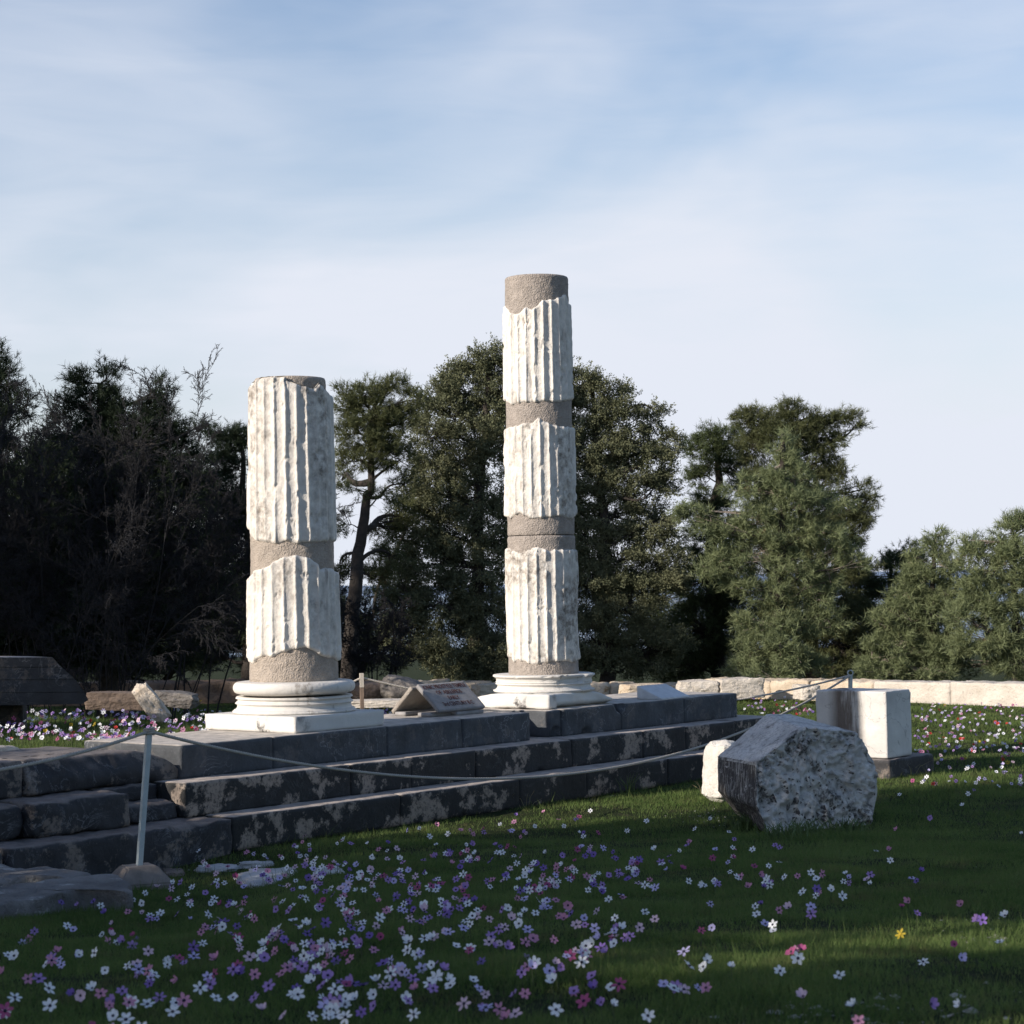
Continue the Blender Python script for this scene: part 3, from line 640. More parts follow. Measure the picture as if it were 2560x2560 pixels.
# ------------------------------------------------------------------ upright block on its slab
sb = empty('standing_block', (4.75, 25.75, .05), 0, 'upright white marble block with a dark streaked face, on a low slab', 'marble block')
bt = R_(50); bx = np.array([math.cos(bt), math.sin(bt)]); ax = np.array([math.sin(bt), -math.cos(bt)]); al, bl = .99, .60; SB0 = (4.463-ax[0]*al, 25.064-ax[1]*al)
def sbw(V, o0): return np.stack([o0[0]+ax[0]*V[:, 0]+bx[0]*V[:, 1]-4.75, o0[1]+ax[1]*V[:, 0]+bx[1]*V[:, 1]-25.75, V[:, 2]-.05], -1)
V, Fq = rough_box((0, 0, .285), (al, bl, 1.09), .02, .010, 1.6, .006, 4, 15, bites=[((al+.01, bl+.02, 1.1), .06)])
blk, t, b = nmat('streaked_block_marble'); n = Nd(t); p = n.pos()
c = n.mix(n.rng(n.noise(2, 5, .6, p), .35, .7), (.66, .64, .60), (.47, .455, .43))
v = n.noise(1.9, 5, .5, p, 1.0); v = n.math('ABSOLUTE', n.math('SUBTRACT', v, .5)); c = n.mix(n.rng(v, 0, .006, .75, 0), c, (.22, .21, .2))
pst = n.pos((5.5, 5.5, .7)); sk = n.rng(n.noise(1.0, 6, .62, pst), .40, .52)
sz = n('ShaderNodeSeparateXYZ', {'Vector': n('ShaderNodeTexCoord').outputs['Object']})
bandc = n.math('MULTIPLY', n.rng(sz.outputs['X'], -.92, -.80), n.rng(sz.outputs['X'], -.50, -.60)); bandc = n.math('MULTIPLY', bandc, n.rng(sz.outputs['Z'], .10, .5))
c = n.mix(n.math('MULTIPLY', n.math('MULTIPLY', sk, bandc), .95, True), c, n.mix(n.noise(12, 4, .6, pst), (.05, .04, .033), (.2, .16, .13)))
t.links.new(c, b.inputs['Base Color']); b.inputs['Roughness'].default_value = .75
nb = n.bump(n.noise(34, 6, .65, p), .35, .012); nb = n.bump(n.noise(6, 5, .6, p), .3, .03, nb); t.links.new(nb, b.inputs['Normal'])
mesh_obj('block_body', sbw(V, SB0), Fq, blk, sb)
V, Fq = rough_box((-.1, -.08, -.1), (al+.07, 1.02, .278), .03, .02, 1.6, .012, 4, 16); mesh_obj('base_slab', sbw(V, SB0), Fq, M['oldstep'], sb)

# ------------------------------------------------------------------ marble fragment at the left edge
fr_ = empty('architrave_fragment', (-5.9, 25.3, .85), 0, 'dark banded marble fragment with a slanted right end, at the left edge', 'marble fragment')
def fx(px, py, Y=25.0): return aty(px, py, Y)
pr = [(-150, 1640), (130, 1643), (150, 1664), (186, 1693), (222, 1745), (217, 1750), (-150, 1772)]
zs = []
bands = [(0, 1643.5, 131), (0, 1667, 152), (1, 1669, 154), (0, 1698, 188), (1, 1700, 189), (0, 1730, 210), (1, 1732, 211), (0, 1750, 221), (0, 1760, 205)]
rows = []
for k_, (gv, yy, xe) in enumerate(bands):
    yl = yy+ (9 if yy > 1740 else 2) - (2 if yy < 1645 else 0)
    L0 = aty(-260, yl, 25.0); R0 = aty(xe, yy, 25.0-0.0); rows.append((L0+[0, .005*gv, 0], R0+[0, .005*gv, 0]))
V = []; nx = 40
for L0, R0 in rows:
    for i in range(nx+1): V.append(L0+(R0-L0)*i/nx)
nb_ = len(V); V = np.array(V); back = V+[-.45, .70, .0]; V = np.vstack([V, back]); nr = len(rows); Fq = []
for j in range(nr-1):
    for i in range(nx):
        a_ = j*(nx+1)+i; Fq += [(a_, a_+nx+1, a_+nx+2, a_+1), (nb_+a_, nb_+a_+1, nb_+a_+nx+2, nb_+a_+nx+1)]
    a_ = j*(nx+1)+nx; Fq.append((a_, a_+nx+1, nb_+a_+nx+1, nb_+a_)); a_ = j*(nx+1); Fq.append((a_, nb_+a_, nb_+a_+nx+1, a_+nx+1))
for i in range(nx):
    Fq.append((i, i+1, nb_+i+1, nb_+i)); a_ = (nr-1)*(nx+1)+i; Fq.append((a_, nb_+a_, nb_+a_+1, a_+1))
V[:, 1] += .006*fbm(V*5, 3, 3); V[:, 2] += .006*fbm(V*4, 3, 6)
mesh_obj('banded_body', V-[-5.9, 25.3, .85], Fq, M['fragment'], fr_, False)
V, Fq = rough_box((-1.5, .25, -.2), (-.15, .55, .34), .04, .04, 1, .02, 3, 19); mesh_obj('support_stone', V, Fq, M['fragment'], fr_)  # support coloured dark so the gap under the fragment reads as shadow
# rocks beyond the flower bed
def rockpx(name, x0, x1, y0, y1, Y, mat, label, seed, dep=.5, rot=(0, 0, 0), cat='rock', sq=.35, amp=.12):
    a_ = aty(x0, y1, Y); c_ = aty(x1, y0, Y); s_ = np.abs(c_-a_)
    blob(name, ((a_+c_)/2)*[1, 0, 1]+[0, Y+dep/2, 0], (s_[0]*1.1, dep, s_[2]*1.15), mat, label, cat, seed, rot, sq, amp)
rockpx('long_stone', 215, 352, 1733, 1775, 28, M['stonedark_shaded'], 'long dark grey stone lying beyond the flowers, right of the banded fragment', 5, .5, (0, .03, .1), sq=.2)
rockpx('leaning_rock', 352, 392, 1712, 1806, 26.6, M['rockpale'], 'pale sunlit rock leaning to the left beyond the flowers', 6, .3, (.1, -.62, .1), sq=.3, amp=.22)
rockpx('broken_rock', 388, 482, 1733, 1768, 28.2, M['rockdark'], 'mottled broken rock right of the pale leaning rock', 7, .5, (0, .12, -.1), amp=.2)
rockpx('flat_slab', 835, 1010, 1751, 1770, 29.5, M['wallpale'], 'pale flat slab behind the yellow flowers and the inscribed stone', 8, .5, sq=.12, cat='stone slab')
rockpx('boulder', 955, 1060, 1703, 1765, 33, M['rockdark'], 'grey-brown rounded boulder behind the inscribed stone', 9, .9, (0, .3, 0), sq=.7)
rockpx('boulder', 880, 965, 1712, 1765, 33.5, M['stonedark_shaded'], 'dark boulder in shade just right of the short column base', 10, .9, sq=.6)

# ------------------------------------------------------------------ terrace wall
wall = empty('terrace_wall', (0, 44, 0), 0, 'low rough limestone wall closing the meadow in front of the trees', 'wall')
def wtop(px):   # pixel height of the wall's top edge
    return np.interp(px, [-600, 0, 525, 870, 1240, 1560, 1700, 1800, 1830, 2060, 2185, 2560, 3200], [1712, 1712, 1702, 1704, 1706, 1710, 1710, 1700, 1698, 1700, 1704, 1711, 1724])
px = -500; i = 0
while px < 3100:
    rs = np.random.default_rng(500+i); wpx = rs.uniform(190, 330) if px > 2140 else rs.uniform(60, 190)
    rr = ray(px, 1700); x0 = None
    # meet the wall line along the view ray
    def onwall(pxx):
        lo_, hi_ = 10., 80.
        for _ in range(40):
            m_ = (lo_+hi_)/2; P_ = aty(pxx, 1700, m_)
            if m_ < wall_y(P_[0]): lo_ = m_
            else: hi_ = m_
        return aty(pxx, 1700, lo_)
    P0 = onwall(px); P1 = onwall(px+wpx); zt0 = aty(px+wpx/2, wtop(px+wpx/2), (P0[1]+P1[1])/2)[2]+rs.uniform(-.02, .015)
    d = (P1-P0)[:2]; ln = np.linalg.norm(d); ang = math.atan2(d[1], d[0])
    pale = px > 2140
    dark = px < 960  # left stretch gets a darker stone colour to stand for its shade
    V, Fq = rough_box((.003, 0, -.5), (ln-.003, .75, zt0), .05, .014 if pale else .05, 1.2, .03 if pale else .07, 2., 200+i)
    o = mesh_obj('wall_block', V, Fq, M['wallpale'] if pale else (M['stonedark_shaded'] if dark else M['wall']), wall); o.location = (P0[0], P0[1]-44, 0); o.rotation_euler = (0, 0, ang)
    px += wpx; i += 1
for j, (x0, x1, y0, y1, mt, lb) in enumerate([(1700, 1792, 1704, 1738, 'wallpale', 'pale fallen wall stone just behind the right end of the platform'),
        (1800, 1905, 1699, 1740, 'wallpale', 'large pale squared stone in front of the wall, between platform and standing block'),
        (1998, 2046, 1715, 1745, 'wallpale', 'round pale stone at the foot of the wall, left of the standing block'),
        (1560, 1660, 1712, 1740, 'wall', 'tan stone in front of the wall behind the marble wedge'),
        (1185, 1255, 1712, 1745, 'wall', 'tan earthy stone behind the tall column, left side')]):
    P_ = aty((x0+x1)/2, 1720, 30); lo_ = 41.2 if x0 < 1900 else 40.2
    rockpx('wall_stone', x0, x1, y0, y1+4, lo_, M[mt], lb, 20+j, .6, (0, 0, .1*j), 'stone', .3, .14)

# ------------------------------------------------------------------ posts and ropes
def tri_mesh(name, parts, mat, parent=None, smooth=True):
    V, Fq = join(parts); V, T = fixq(V, Fq); return mesh_obj(name, V, T, mat, parent, smooth)
pb_ = gat(349, 2226); pbase = aty(347, 2163, pb_[1]+.25); ptop = aty(373, 1822, pb_[1]+.30)
pr0 = empty('rope_post', (pbase[0], pbase[1], pb_[2]), 0, 'pale blue-grey metal post in a concrete footing, in front of the left steps', 'rope post', 'rope barrier posts')
org = np.array([pbase[0], pbase[1], pb_[2]])
V, Fq = box_grid((-.026, -.026, 0), (.026, .026, 1), .5)
def bar(p0, p1, w, rz=.6):
    V, Fq = box_grid((-w/2, -w/2, 0), (w/2, w/2, 1), .5); c_, s_ = math.cos(rz), math.sin(rz)
    x, y, z = V.T; X_ = c_*x-s_*y; Y_ = s_*x+c_*y
    return np.stack([p0[0]+X_+(p1[0]-p0[0])*z, p0[1]+Y_+(p1[1]-p0[1])*z, p0[2]+(p1[2]-p0[2])*z], -1), Fq
hh = pbase[2]-org[2]
V, Fq = bar((0, 0, hh-.05), ptop-org, .042); mesh_obj('post_shaft', V, Fq, M['post'], pr0, False)
# footing: block with a bevelled top
def frustum(levels, mat, parent, rz, seed=1):
    V = []; 
    for (w, z) in levels:
        V += [(-w, -w, z), (w, -w, z), (w, w, z), (-w, w, z)]
    Fq = []
    for i in range(len(levels)-1):
        for j in range(4): Fq.append((i*4+j, i*4+(j+1) % 4, (i+1)*4+(j+1) % 4, (i+1)*4+j))
    n_ = len(levels)-1; Fq.append((n_*4, n_*4+1, n_*4+2, n_*4+3))
    import bmesh
    bm = bmesh.new(); vs = [bm.verts.new(v) for v in V]; [bm.faces.new([vs[i] for i in f_]) for f_ in Fq]
    bmesh.ops.bevel(bm, geom=bm.edges[:], offset=.012, segments=2, affect='EDGES')
    bmesh.ops.subdivide_edges(bm, edges=[e_ for e_ in bm.edges if e_.calc_length() > .06], cuts=4, use_grid_fill=True)
    bm.normal_update()
    me = bpy.data.meshes.new('footing'); P = [v.co.copy() for v in bm.verts]; nz = fbm(np.array(P)*8+seed, 3, seed)
    for v, q_ in zip(bm.verts, nz): v.co += v.normal*.008*q_
    bm.to_mesh(me); bm.free(); me.materials.append(mat); o = bpy.data.objects.new('footing', me); COL.objects.link(o); o.parent = parent; o.rotation_euler = (0, 0, rz); return o
frustum([(.225, -.25), (.225, hh-.13), (.12, hh)], M['concrete'], pr0, .45)
def band(p, r, h, turns=3, wire=.008):
    t_ = np.linspace(0, turns*2*math.pi, turns*14); return tube(np.stack([p[0]+r*np.cos(t_), p[1]+r*np.sin(t_), p[2]+h*t_/t_[-1]], -1), wire, 6)
tp_ = ptop-org; tri_mesh('rope_knot', [band(tp_+[0, 0, -.045], .036, .05, 3, .011)], M['rope'], pr0)
fpost_t = aty(2126, 1688, 27.7); fb = float(ground_z(fpost_t[0:1], fpost_t[1:2])[0])
p1r = empty('rope_post', (fpost_t[0]-.03, fpost_t[1], fb), 0, 'grey rope post with a ring at its top, just behind the standing block', 'rope post', 'rope barrier posts')
V, Fq = bar((0, 0, -.1), (.03, 0, fpost_t[2]-fb), .04); mesh_obj('post_shaft', V, Fq, M['post'], p1r, False)
tri_mesh('rope_ring', [tube([(.03+.035*math.cos(q_), 0, fpost_t[2]-fb+.03+.035*math.sin(q_)) for q_ in np.linspace(0, 6.28, 17)], .009, 6, False)], M['post'], p1r)
bp = aty(904, 1690, 26.0); bgz = float(ground_z(bp[0:1], bp[1:2])[0])
p2r = empty('rope_post', (bp[0], bp[1], bgz), 0, 'short rusty pale rope post behind the short column base', 'rope post', 'rope barrier posts')
V, Fq = bar((0, 0, -.1), (0, 0, bp[2]-bgz+.03), .045, .2); mesh_obj('post_shaft', V, Fq, M['rust'], p2r, False)
V, Fq = bar((0, 0, bp[2]-bgz-.14), (0, 0, bp[2]-bgz+.035), .049, .2); mesh_obj('post_top', V, Fq, M['rope_pale'], p2r, False)
def rope(p0, p1, sag, rad, mat, label, twist=True):
    t_ = np.linspace(0, 1, 140); P = p0+(p1-p0)*t_[:, None]; P[:, 2] -= sag*4*t_*(1-t_)
    sp = []
    ln = np.linalg.norm(p1-p0); tt = np.linspace(0, 1, int(ln*60)); C_ = np.stack([np.interp(tt, t_, P[:, k_]) for k_ in range(3)], -1)
    for k_ in range(3):
        an = tt*ln*2*math.pi/.09+k_*2.094; d_ = (p1-p0)/ln; u_ = np.cross(d_, [0, 0, 1.]); u_ /= np.linalg.norm(u_); v_ = np.cross(u_, d_)
        sp.append(tube(C_+rad*.5*(np.cos(an)[:, None]*u_+np.sin(an)[:, None]*v_), rad*.62, 5))
    V, Fq = join(sp); V, T = fixq(V, Fq); c = P[0].copy(); o = mesh_obj('barrier_rope', V-c, T, mat); o.location = Vector(c)
    return tag(o, label, 'rope', 'sagging barrier ropes')
rp = ptop+[0, 0, -.02]
rope(rp, fpost_t, .80, .014, M['rope'], 'long grey rope sagging in front of the steps to the post behind the standing block')
lp = aty(-420, 1960, 14.2)
rope(rp, lp, .10, .014, M['rope'], 'grey rope running from the near post down to the left picture edge')
rope(bp+[0, 0, -.02], fpost_t+[0, 0, .0], .42, .013, M['rope_pale'], 'pale sunlit rope sagging behind the inscribed stone and the platform')
rope(bp+[0, 0, -.02], aty(640, 1765, 25.5), .08, .013, M['rope_pale'], 'short pale rope end passing behind the short column, left of its post')

# ------------------------------------------------------------------ bedrock slabs and buried stones in the foreground
def slabpx(name, poly, z1, th, mat, label, seed, cat='rock slab'):
    P = np.array([atz(x, y, z1)[:2] for x, y in poly]); c = P.mean(0)
    n_ = 48; an = np.linspace(0, 2*math.pi, n_, endpoint=False)
    # resample outline
    Q = np.vstack([P, P[:1]]); s_ = np.concatenate([[0], np.cumsum(np.linalg.norm(np.diff(Q, axis=0), axis=1))]); tt = np.linspace(0, s_[-1], 96, endpoint=False)
    E_ = np.stack([np.interp(tt, s_, Q[:, 0]), np.interp(tt, s_, Q[:, 1])], -1)
    rings = []
    for f_, dz in ((.05, .0), (.3, 0), (.5, 0), (.7, 0), (.85, 0), (.95, -.004), (.99, -.02), (1.0, -.05), (1.02, -th*.6), (1.03, -th)):
        R_n = c+(E_-c)*f_; zz = np.full(len(R_n), z1+dz); rings.append(np.column_stack([R_n, zz]))
    V = np.vstack(rings); nz = fbm(V*[2.5, 2.5, 1]+seed, 5, seed, .6); V[:, 2] += .045*nz+.012*fbm(V*[9, 9, 1], 4, seed+7, .6)*(V[:, 2] > z1-.06); ed = fbm(V*6+seed, 4, seed+2, .6)
    V[:, :2] += .09*ed[:, None]*(V[:, :2]-c)/np.maximum(np.linalg.norm(V[:, :2]-c, axis=1, keepdims=True), .1)
    m_ = len(E_); i_ = np.arange(len(rings)-1)[:, None]; j_ = np.arange(m_)[None]; jn = (j_+1) % m_
    Fq = np.stack([i_*m_+j_, i_*m_+jn, (i_+1)*m_+jn, (i_+1)*m_+j_], -1).reshape(-1, 4)[:, ::-1]
    cc = np.array([c[0], c[1], z1-th]); o = mesh_obj(name, V-cc, Fq, mat); o.location = Vector(cc); return tag(o, label, cat)
slabpx('bedrock_slab', [(-250, 2270), (-250, 2225), (20, 2215), (140, 2195), (290, 2185), (330, 2200), (320, 2222), (190, 2222), (60, 2250), (0, 2262)], .39, .32, M['bedrock'], 'weathered grey rock slab with a dark front edge, left of the concrete footing', 31)
slabpx('bedrock_slab', [(-250, 2175), (-50, 2155), (110, 2163), (235, 2180), (180, 2196), (60, 2190), (-60, 2200), (-250, 2205)], .27, .2, M['bedrock'], 'flat weathered rock slab between the bottom step and the grass tuft, left edge', 32)
for j, (x0, x1, y0, y1, lb) in enumerate([(495, 595, 2170, 2181, 'thin white stone showing in the grass right of the footing'), (605, 765, 2190, 2216, 'white flat stone in the grass below the dark step joint'),
        (600, 680, 2163, 2170, 'narrow white stone sliver nearest the lowest step'), (410, 460, 2182, 2192, 'brown flat stone touching the concrete footing'), (790, 860, 2184, 2192, 'small pale stone amid flowers right of the white flat stone')]):
    P_ = gat((x0+x1)/2, (y0+y1)/2); hw = (x1-x0)/2/FPX*P_[1]; dp = abs(gat((x0+x1)/2, y0)[1]-gat((x0+x1)/2, y1)[1])
    blob('buried_stone', P_+[0, 0, .0], (hw*2, dp, .085), M['whitestone'] if j not in (3,) else M['footing'], lb, 'stone', 60+j, (0, 0, .2), .5, .3, 2.4)

# ------------------------------------------------------------------ foliage builders
def pine_tufts(C_, D_, K=13, ln=.13, w=.011, rng=RNG):
    n_ = len(C_); d = D_/np.linalg.norm(D_, axis=1, keepdims=True)
    r = rng.normal(size=(n_, K, 3)); r /= np.linalg.norm(r, axis=2, keepdims=True)
    nd = d[:, None]*.75+r*.8; nd /= np.linalg.norm(nd, axis=2, keepdims=True)
    b0 = C_[:, None]+d[:, None]*rng.uniform(-.5, .5, (n_, K, 1))*ln*.9
    L_ = ln*rng.uniform(.7, 1.2, (n_, K, 1)); s_ = np.cross(nd, rng.normal(size=(n_, K, 3))); s_ /= np.linalg.norm(s_, axis=2, keepdims=True)
    V = np.stack([b0-s_*w/2, b0+s_*w/2, b0+nd*L_], 2).reshape(-1, 3)
    return V, np.arange(len(V)).reshape(-1, 3)
def scale_tufts(C_, D_, K=18, rad=.10, ln=.20, size=.055, rng=RNG):
    n_ = len(C_); d = D_/np.linalg.norm(D_, axis=1, keepdims=True)
    r = rng.normal(size=(n_, K, 3))*.42; t_ = rng.uniform(-.6, 1, (n_, K, 1))
    p_ = C_[:, None]+d[:, None]*t_*ln+r*rad*(1.15-.55*np.clip(t_, 0, 1))
    nd = d[:, None]*.8+rng.normal(size=(n_, K, 3))*.5; nd /= np.linalg.norm(nd, axis=2, keepdims=True)
    s_ = np.cross(nd, rng.normal(size=(n_, K, 3))); s_ /= np.linalg.norm(s_, axis=2, keepdims=True)
    V = np.stack([p_-s_*size*.38, p_+s_*size*.38, p_+nd*size], 2).reshape(-1, 3)
    return V, np.arange(len(V)).reshape(-1, 3)
def leaf_cards(C_, size, rng):
    n_ = len(C_); a_ = rng.normal(size=(n_, 3)); a_ /= np.linalg.norm(a_, axis=1, keepdims=True); b_ = np.cross(a_, rng.normal(size=(n_, 3))); b_ /= np.linalg.norm(b_, axis=1, keepdims=True)
    s_ = size*rng.uniform(.6, 1.2, (n_, 1)); V = np.stack([C_-a_*s_*.5, C_+b_*s_*.35, C_+a_*s_*.5, C_-b_*s_*.35], 1).reshape(-1, 3)
    return V, np.arange(len(V)).reshape(-1, 4)
def curve_pts(p0, p1, n_, wob, rng, up=.0):
    t_ = np.linspace(0, 1, n_)[:, None]; P = p0+(p1-p0)*t_; L_ = np.linalg.norm(p1-p0)
    w1 = rng.normal(size=3)*wob*L_; w2 = rng.normal(size=3)*wob*L_*.5
    P = P+np.sin(t_*math.pi)*w1+np.sin(t_*2*math.pi)*w2; P[:, 2] += up*L_*np.sin(t_[:, 0]*math.pi); return P
def tree(name, label, Y0, lobes, leaf, kind, trunk, seed, clump=.26, tuft=11, dens=1., dz=.8, ln=.13, w=.011, K=13, group=None, bark='bark', cat='tree', fill=.0, limbr=.05, twigs=True, world=False, updir=.45, conesz=0):
    """lobes: (px, py, rx, ry[, dy, dens]) in photo pixels at distance Y0; dy: metres further away"""
    rng = np.random.default_rng(seed); root_p = np.array(trunk[0], float) if world else None
    if not world:
        tp = [aty(x, y, Y0+(d_ if d_ else 0)) for (x, y, d_) in [(q_+(0,))[:3] for q_ in trunk]]
        gz = float(ground_z(tp[0][0:1], tp[0][1:2])[0]); tp = [np.array([tp[0][0], tp[0][1], min(gz, tp[0][2])-.1])]+tp
    else: tp = [np.array(q_, float) for q_ in trunk]
    root = empty(name, tp[0], 0, label, cat, group); org = tp[0]
    # trunk spline
    tt = np.linspace(0, 1, len(tp)); ts = np.linspace(0, 1, 24); TPn = np.stack([np.interp(ts, tt, np.array(tp)[:, k_]) for k_ in range(3)], -1)
    TPn[1:-1] += rng.normal(size=(22, 3))*.02
    H_ = max(.5, tp[-1][2]-tp[0][2]); r0 = .03*H_+.03
    parts = [tube(TPn, np.linspace(r0, r0*.22, 24), 8)]
    Cs, Ds = [], []; tw0, tw1, tr0, tr1 = [], [], [], []
    for lb in lobes:
        x, y, rx, ry = lb[:4]; dy = lb[4] if len(lb) > 4 else 0; dn = lb[5] if len(lb) > 5 else 1.
        if world: c = np.array([x, y, rx]); r3 = np.array(ry)
        else:
            c = aty(x, y, Y0+dy); r3 = np.array([rx, 0, ry])*Y0/FPX; r3[1] = max(r3[0], r3[2])*dz
        # limb
        zt = np.clip(c[2]-.35*abs(c[0]-TPn[:, 0].mean()), TPn[0, 2]+.3, TPn[-1, 2]); k_ = int(np.argmin(np.abs(TPn[:, 2]-zt)))
        lr = np.clip(limbr*np.linalg.norm(c-TPn[k_])*.7, .02, .12)
        lm = curve_pts(TPn[k_], c, 9, .09, rng, .05); parts.append(tube(lm, np.linspace(lr, lr*.3, 9), 6))
        area = (r3[0]*r3[1]+r3[1]*r3[2]+r3[0]*r3[2])*4*math.pi/3
        nc = int(max(4, dn*dens*area/(clump**2*1.1)))
        dd = rng.normal(size=(nc, 3)); dd /= np.linalg.norm(dd, axis=1, keepdims=True)
        rad = rng.uniform(.55, 1.06, (nc, 1)) if fill == 0 else rng.uniform(.25, 1.05, (nc, 1))
        rad = rad*(1+.16*fbm(dd*2.2+seed+x*.01, 2, seed)[:, None])
        cc = c+dd*r3*rad
        if not world:
            gg = ground_z(cc[:, 0], cc[:, 1]); cc[:, 2] = np.maximum(cc[:, 2], gg+.1)
        if twigs:
            j_ = rng.integers(3, 9, nc); tw0.append(lm[j_]); tw1.append(cc); tr0.append(np.full(nc, .010+.06*lr)); tr1.append(np.full(nc, .005))
        m_ = rng.poisson(tuft, nc)+3; rep = np.repeat(np.arange(nc), m_)
        off = rng.normal(size=(len(rep), 3))*clump*(.30 if kind == 'cypress' else .37)*np.array([1, 1, .62]); tc_ = cc[rep]+off
        od = dd[rep]*.8+off/clump*.7+np.array([0, 0, updir])+rng.normal(size=off.shape)*.35
        Cs.append(tc_); Ds.append(od)
    tri_mesh('trunk', [(v_-org, f_) for v_, f_ in parts], M['bark'], root)
    if twigs:
        V, Fq = segs(np.vstack(tw0), np.vstack(tw1), np.concatenate(tr0), np.concatenate(tr1), 3); mesh_obj('branches', V-org, Fq, M[bark], root)
    C_ = np.vstack(Cs); D_ = np.vstack(Ds)
    if kind == 'pine': V, T = pine_tufts(C_, D_, K, ln, w, rng)
    elif kind == 'cypress': V, T = scale_tufts(C_, D_, K, .09, .17, ln, rng)
    else: V, T = leaf_cards(C_, ln, rng)
    mesh_obj('crown', V-org, T, M[leaf], root, False)
    return root
def bare_shrub(name, label, base, tips, seed, n0=26, depth=4, spread=.5, r0=.03, mat='twig', lit=None, group=None, y0=31., droop=0.):
    rng = np.random.default_rng(seed); b0 = aty(base[0], base[1], y0); gz = float(ground_z(b0[0:1], b0[1:2])[0]); b0[2] = gz
    root = empty(name, b0, 0, label, 'shrub', group)
    P0, P1, R0_, R1_, G = [], [], [], [], []
    stack = []
    for k_ in range(n0):
        tx, ty = tips[rng.integers(len(tips))]; tgt = aty(tx+rng.normal()*26, ty+rng.normal()*26, y0+rng.normal()*.6)
        stack.append((b0+rng.normal(size=3)*[.35, .25, .05], (tgt-b0)*.80, 0, r0*rng.uniform(.6, 1.1), rng.integers(4)))
    while stack:
        p_, v_, lv, r_, g_ = stack.pop(); L_ = np.linalg.norm(v_); d = v_/L_; ns = 7 if lv < 2 else 5; q_ = p_
        for s_ in range(ns):
            d = d+rng.normal(size=3)*(.06+.025*lv)-np.array([0, 0, droop*(.05+.03*lv)]); d /= np.linalg.norm(d); e_ = q_+d*L_/ns
            ra, rb = r_*(1-.75*s_/ns), r_*(1-.75*(s_+1)/ns); P0.append(q_); P1.append(e_); R0_.append(max(ra, .0035)); R1_.append(max(rb, .003)); G.append(g_)
            if lv < depth and (s_ > 1 or lv > 0):
                for _ in range(1+(rng.random() < .45)):
                    nd = d+rng.normal(size=3)*spread; nd /= np.linalg.norm(nd); stack.append((e_, nd*L_*rng.uniform(.26, .46)*(1-.35*s_/ns), lv+1, rb*.6, g_))
            q_ = e_
    P0 = np.array(P0); P1 = np.array(P1); V, Fq = segs(P0, P1, np.array(R0_), np.array(R1_), 3); mesh_obj('branches', V-b0, Fq, M[mat], root)
    return root, len(P0)

# ------------------------------------------------------------------ trees beyond the wall, left to right
TG = 'trees standing beyond the terrace wall'
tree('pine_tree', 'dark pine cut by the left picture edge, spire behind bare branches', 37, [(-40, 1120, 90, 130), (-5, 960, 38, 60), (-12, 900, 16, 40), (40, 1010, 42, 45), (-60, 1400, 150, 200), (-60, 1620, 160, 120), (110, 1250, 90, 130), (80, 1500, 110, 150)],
     'pine_shaded', 'pine', [(-30, 1700), (-20, 1300), (-5, 900)], 101, dens=1.7, group=TG, clump=.3)
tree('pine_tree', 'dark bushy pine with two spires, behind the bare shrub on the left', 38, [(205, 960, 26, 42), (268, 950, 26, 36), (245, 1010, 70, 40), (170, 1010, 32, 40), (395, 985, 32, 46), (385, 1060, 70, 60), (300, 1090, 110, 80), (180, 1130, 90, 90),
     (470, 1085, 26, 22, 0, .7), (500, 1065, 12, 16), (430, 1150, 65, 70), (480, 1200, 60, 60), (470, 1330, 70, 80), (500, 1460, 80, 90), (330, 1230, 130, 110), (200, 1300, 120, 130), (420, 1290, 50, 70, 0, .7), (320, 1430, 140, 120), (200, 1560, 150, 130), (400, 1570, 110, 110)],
     'pine_shaded', 'pine', [(270, 1700), (265, 1300), (250, 960)], 102, dens=1.7, group=TG, clump=.3)
tree('pine_tree', 'small dark pine showing just left of the short column', 45, [(560, 1090, 38, 26), (600, 1100, 40, 40), (545, 1130, 42, 26), (590, 1170, 45, 30, 0, .8), (600, 1330, 40, 70, 0, .5), (570, 1420, 50, 60, 0, .6), (640, 1250, 50, 60, 0, .6), (600, 1540, 80, 80), (480, 1600, 90, 70), (520, 1480, 60, 70), (540, 1380, 40, 50), (620, 1450, 60, 70), (510, 1250, 60, 60), (560, 1230, 50, 50), (500, 1370, 70, 70), (590, 1300, 50, 60)],
     'pine_shaded', 'pine', [(620, 1700), (625, 1400), (600, 1100)], 103, dens=1.3, group=TG)
tree('pine_tree', 'open pine with visible forked trunk between the short column and the cypress', 44, [(905, 985, 62, 32), (870, 1010, 35, 40), (970, 965, 24, 18), (993, 955, 14, 14), (985, 1010, 12, 14), (940, 1045, 70, 26), (880, 1085, 55, 30, 0, .9), (1000, 1055, 55, 35), (1030, 1000, 26, 26, 0, .8), (960, 1110, 75, 30), (900, 1150, 60, 24, 0, .7),
     (1000, 1150, 45, 30, 0, .7), (865, 1310, 30, 36, 0, .5), (885, 1220, 50, 22, 0, .35), (960, 1240, 40, 20, 0, .3), (1010, 1210, 40, 30, .5, .6), (980, 1390, 40, 40, 1, .7), (850, 1410, 26, 40, 1, .7), (930, 1440, 50, 36, 1, .6), (870, 1140, 40, 26, 0, .7), (1000, 1290, 36, 40, 1.5, .8), (960, 1320, 36, 30, 1.5, .6), (855, 1200, 26, 30, 1.5, .7)],
     'pine_olive', 'pine', [(872, 1700, 0), (880, 1540, 0), (892, 1400, 0), (912, 1280, 0), (930, 1200, 0), (925, 1050, 0)], 104, dens=1.1, group=TG, limbr=.075)
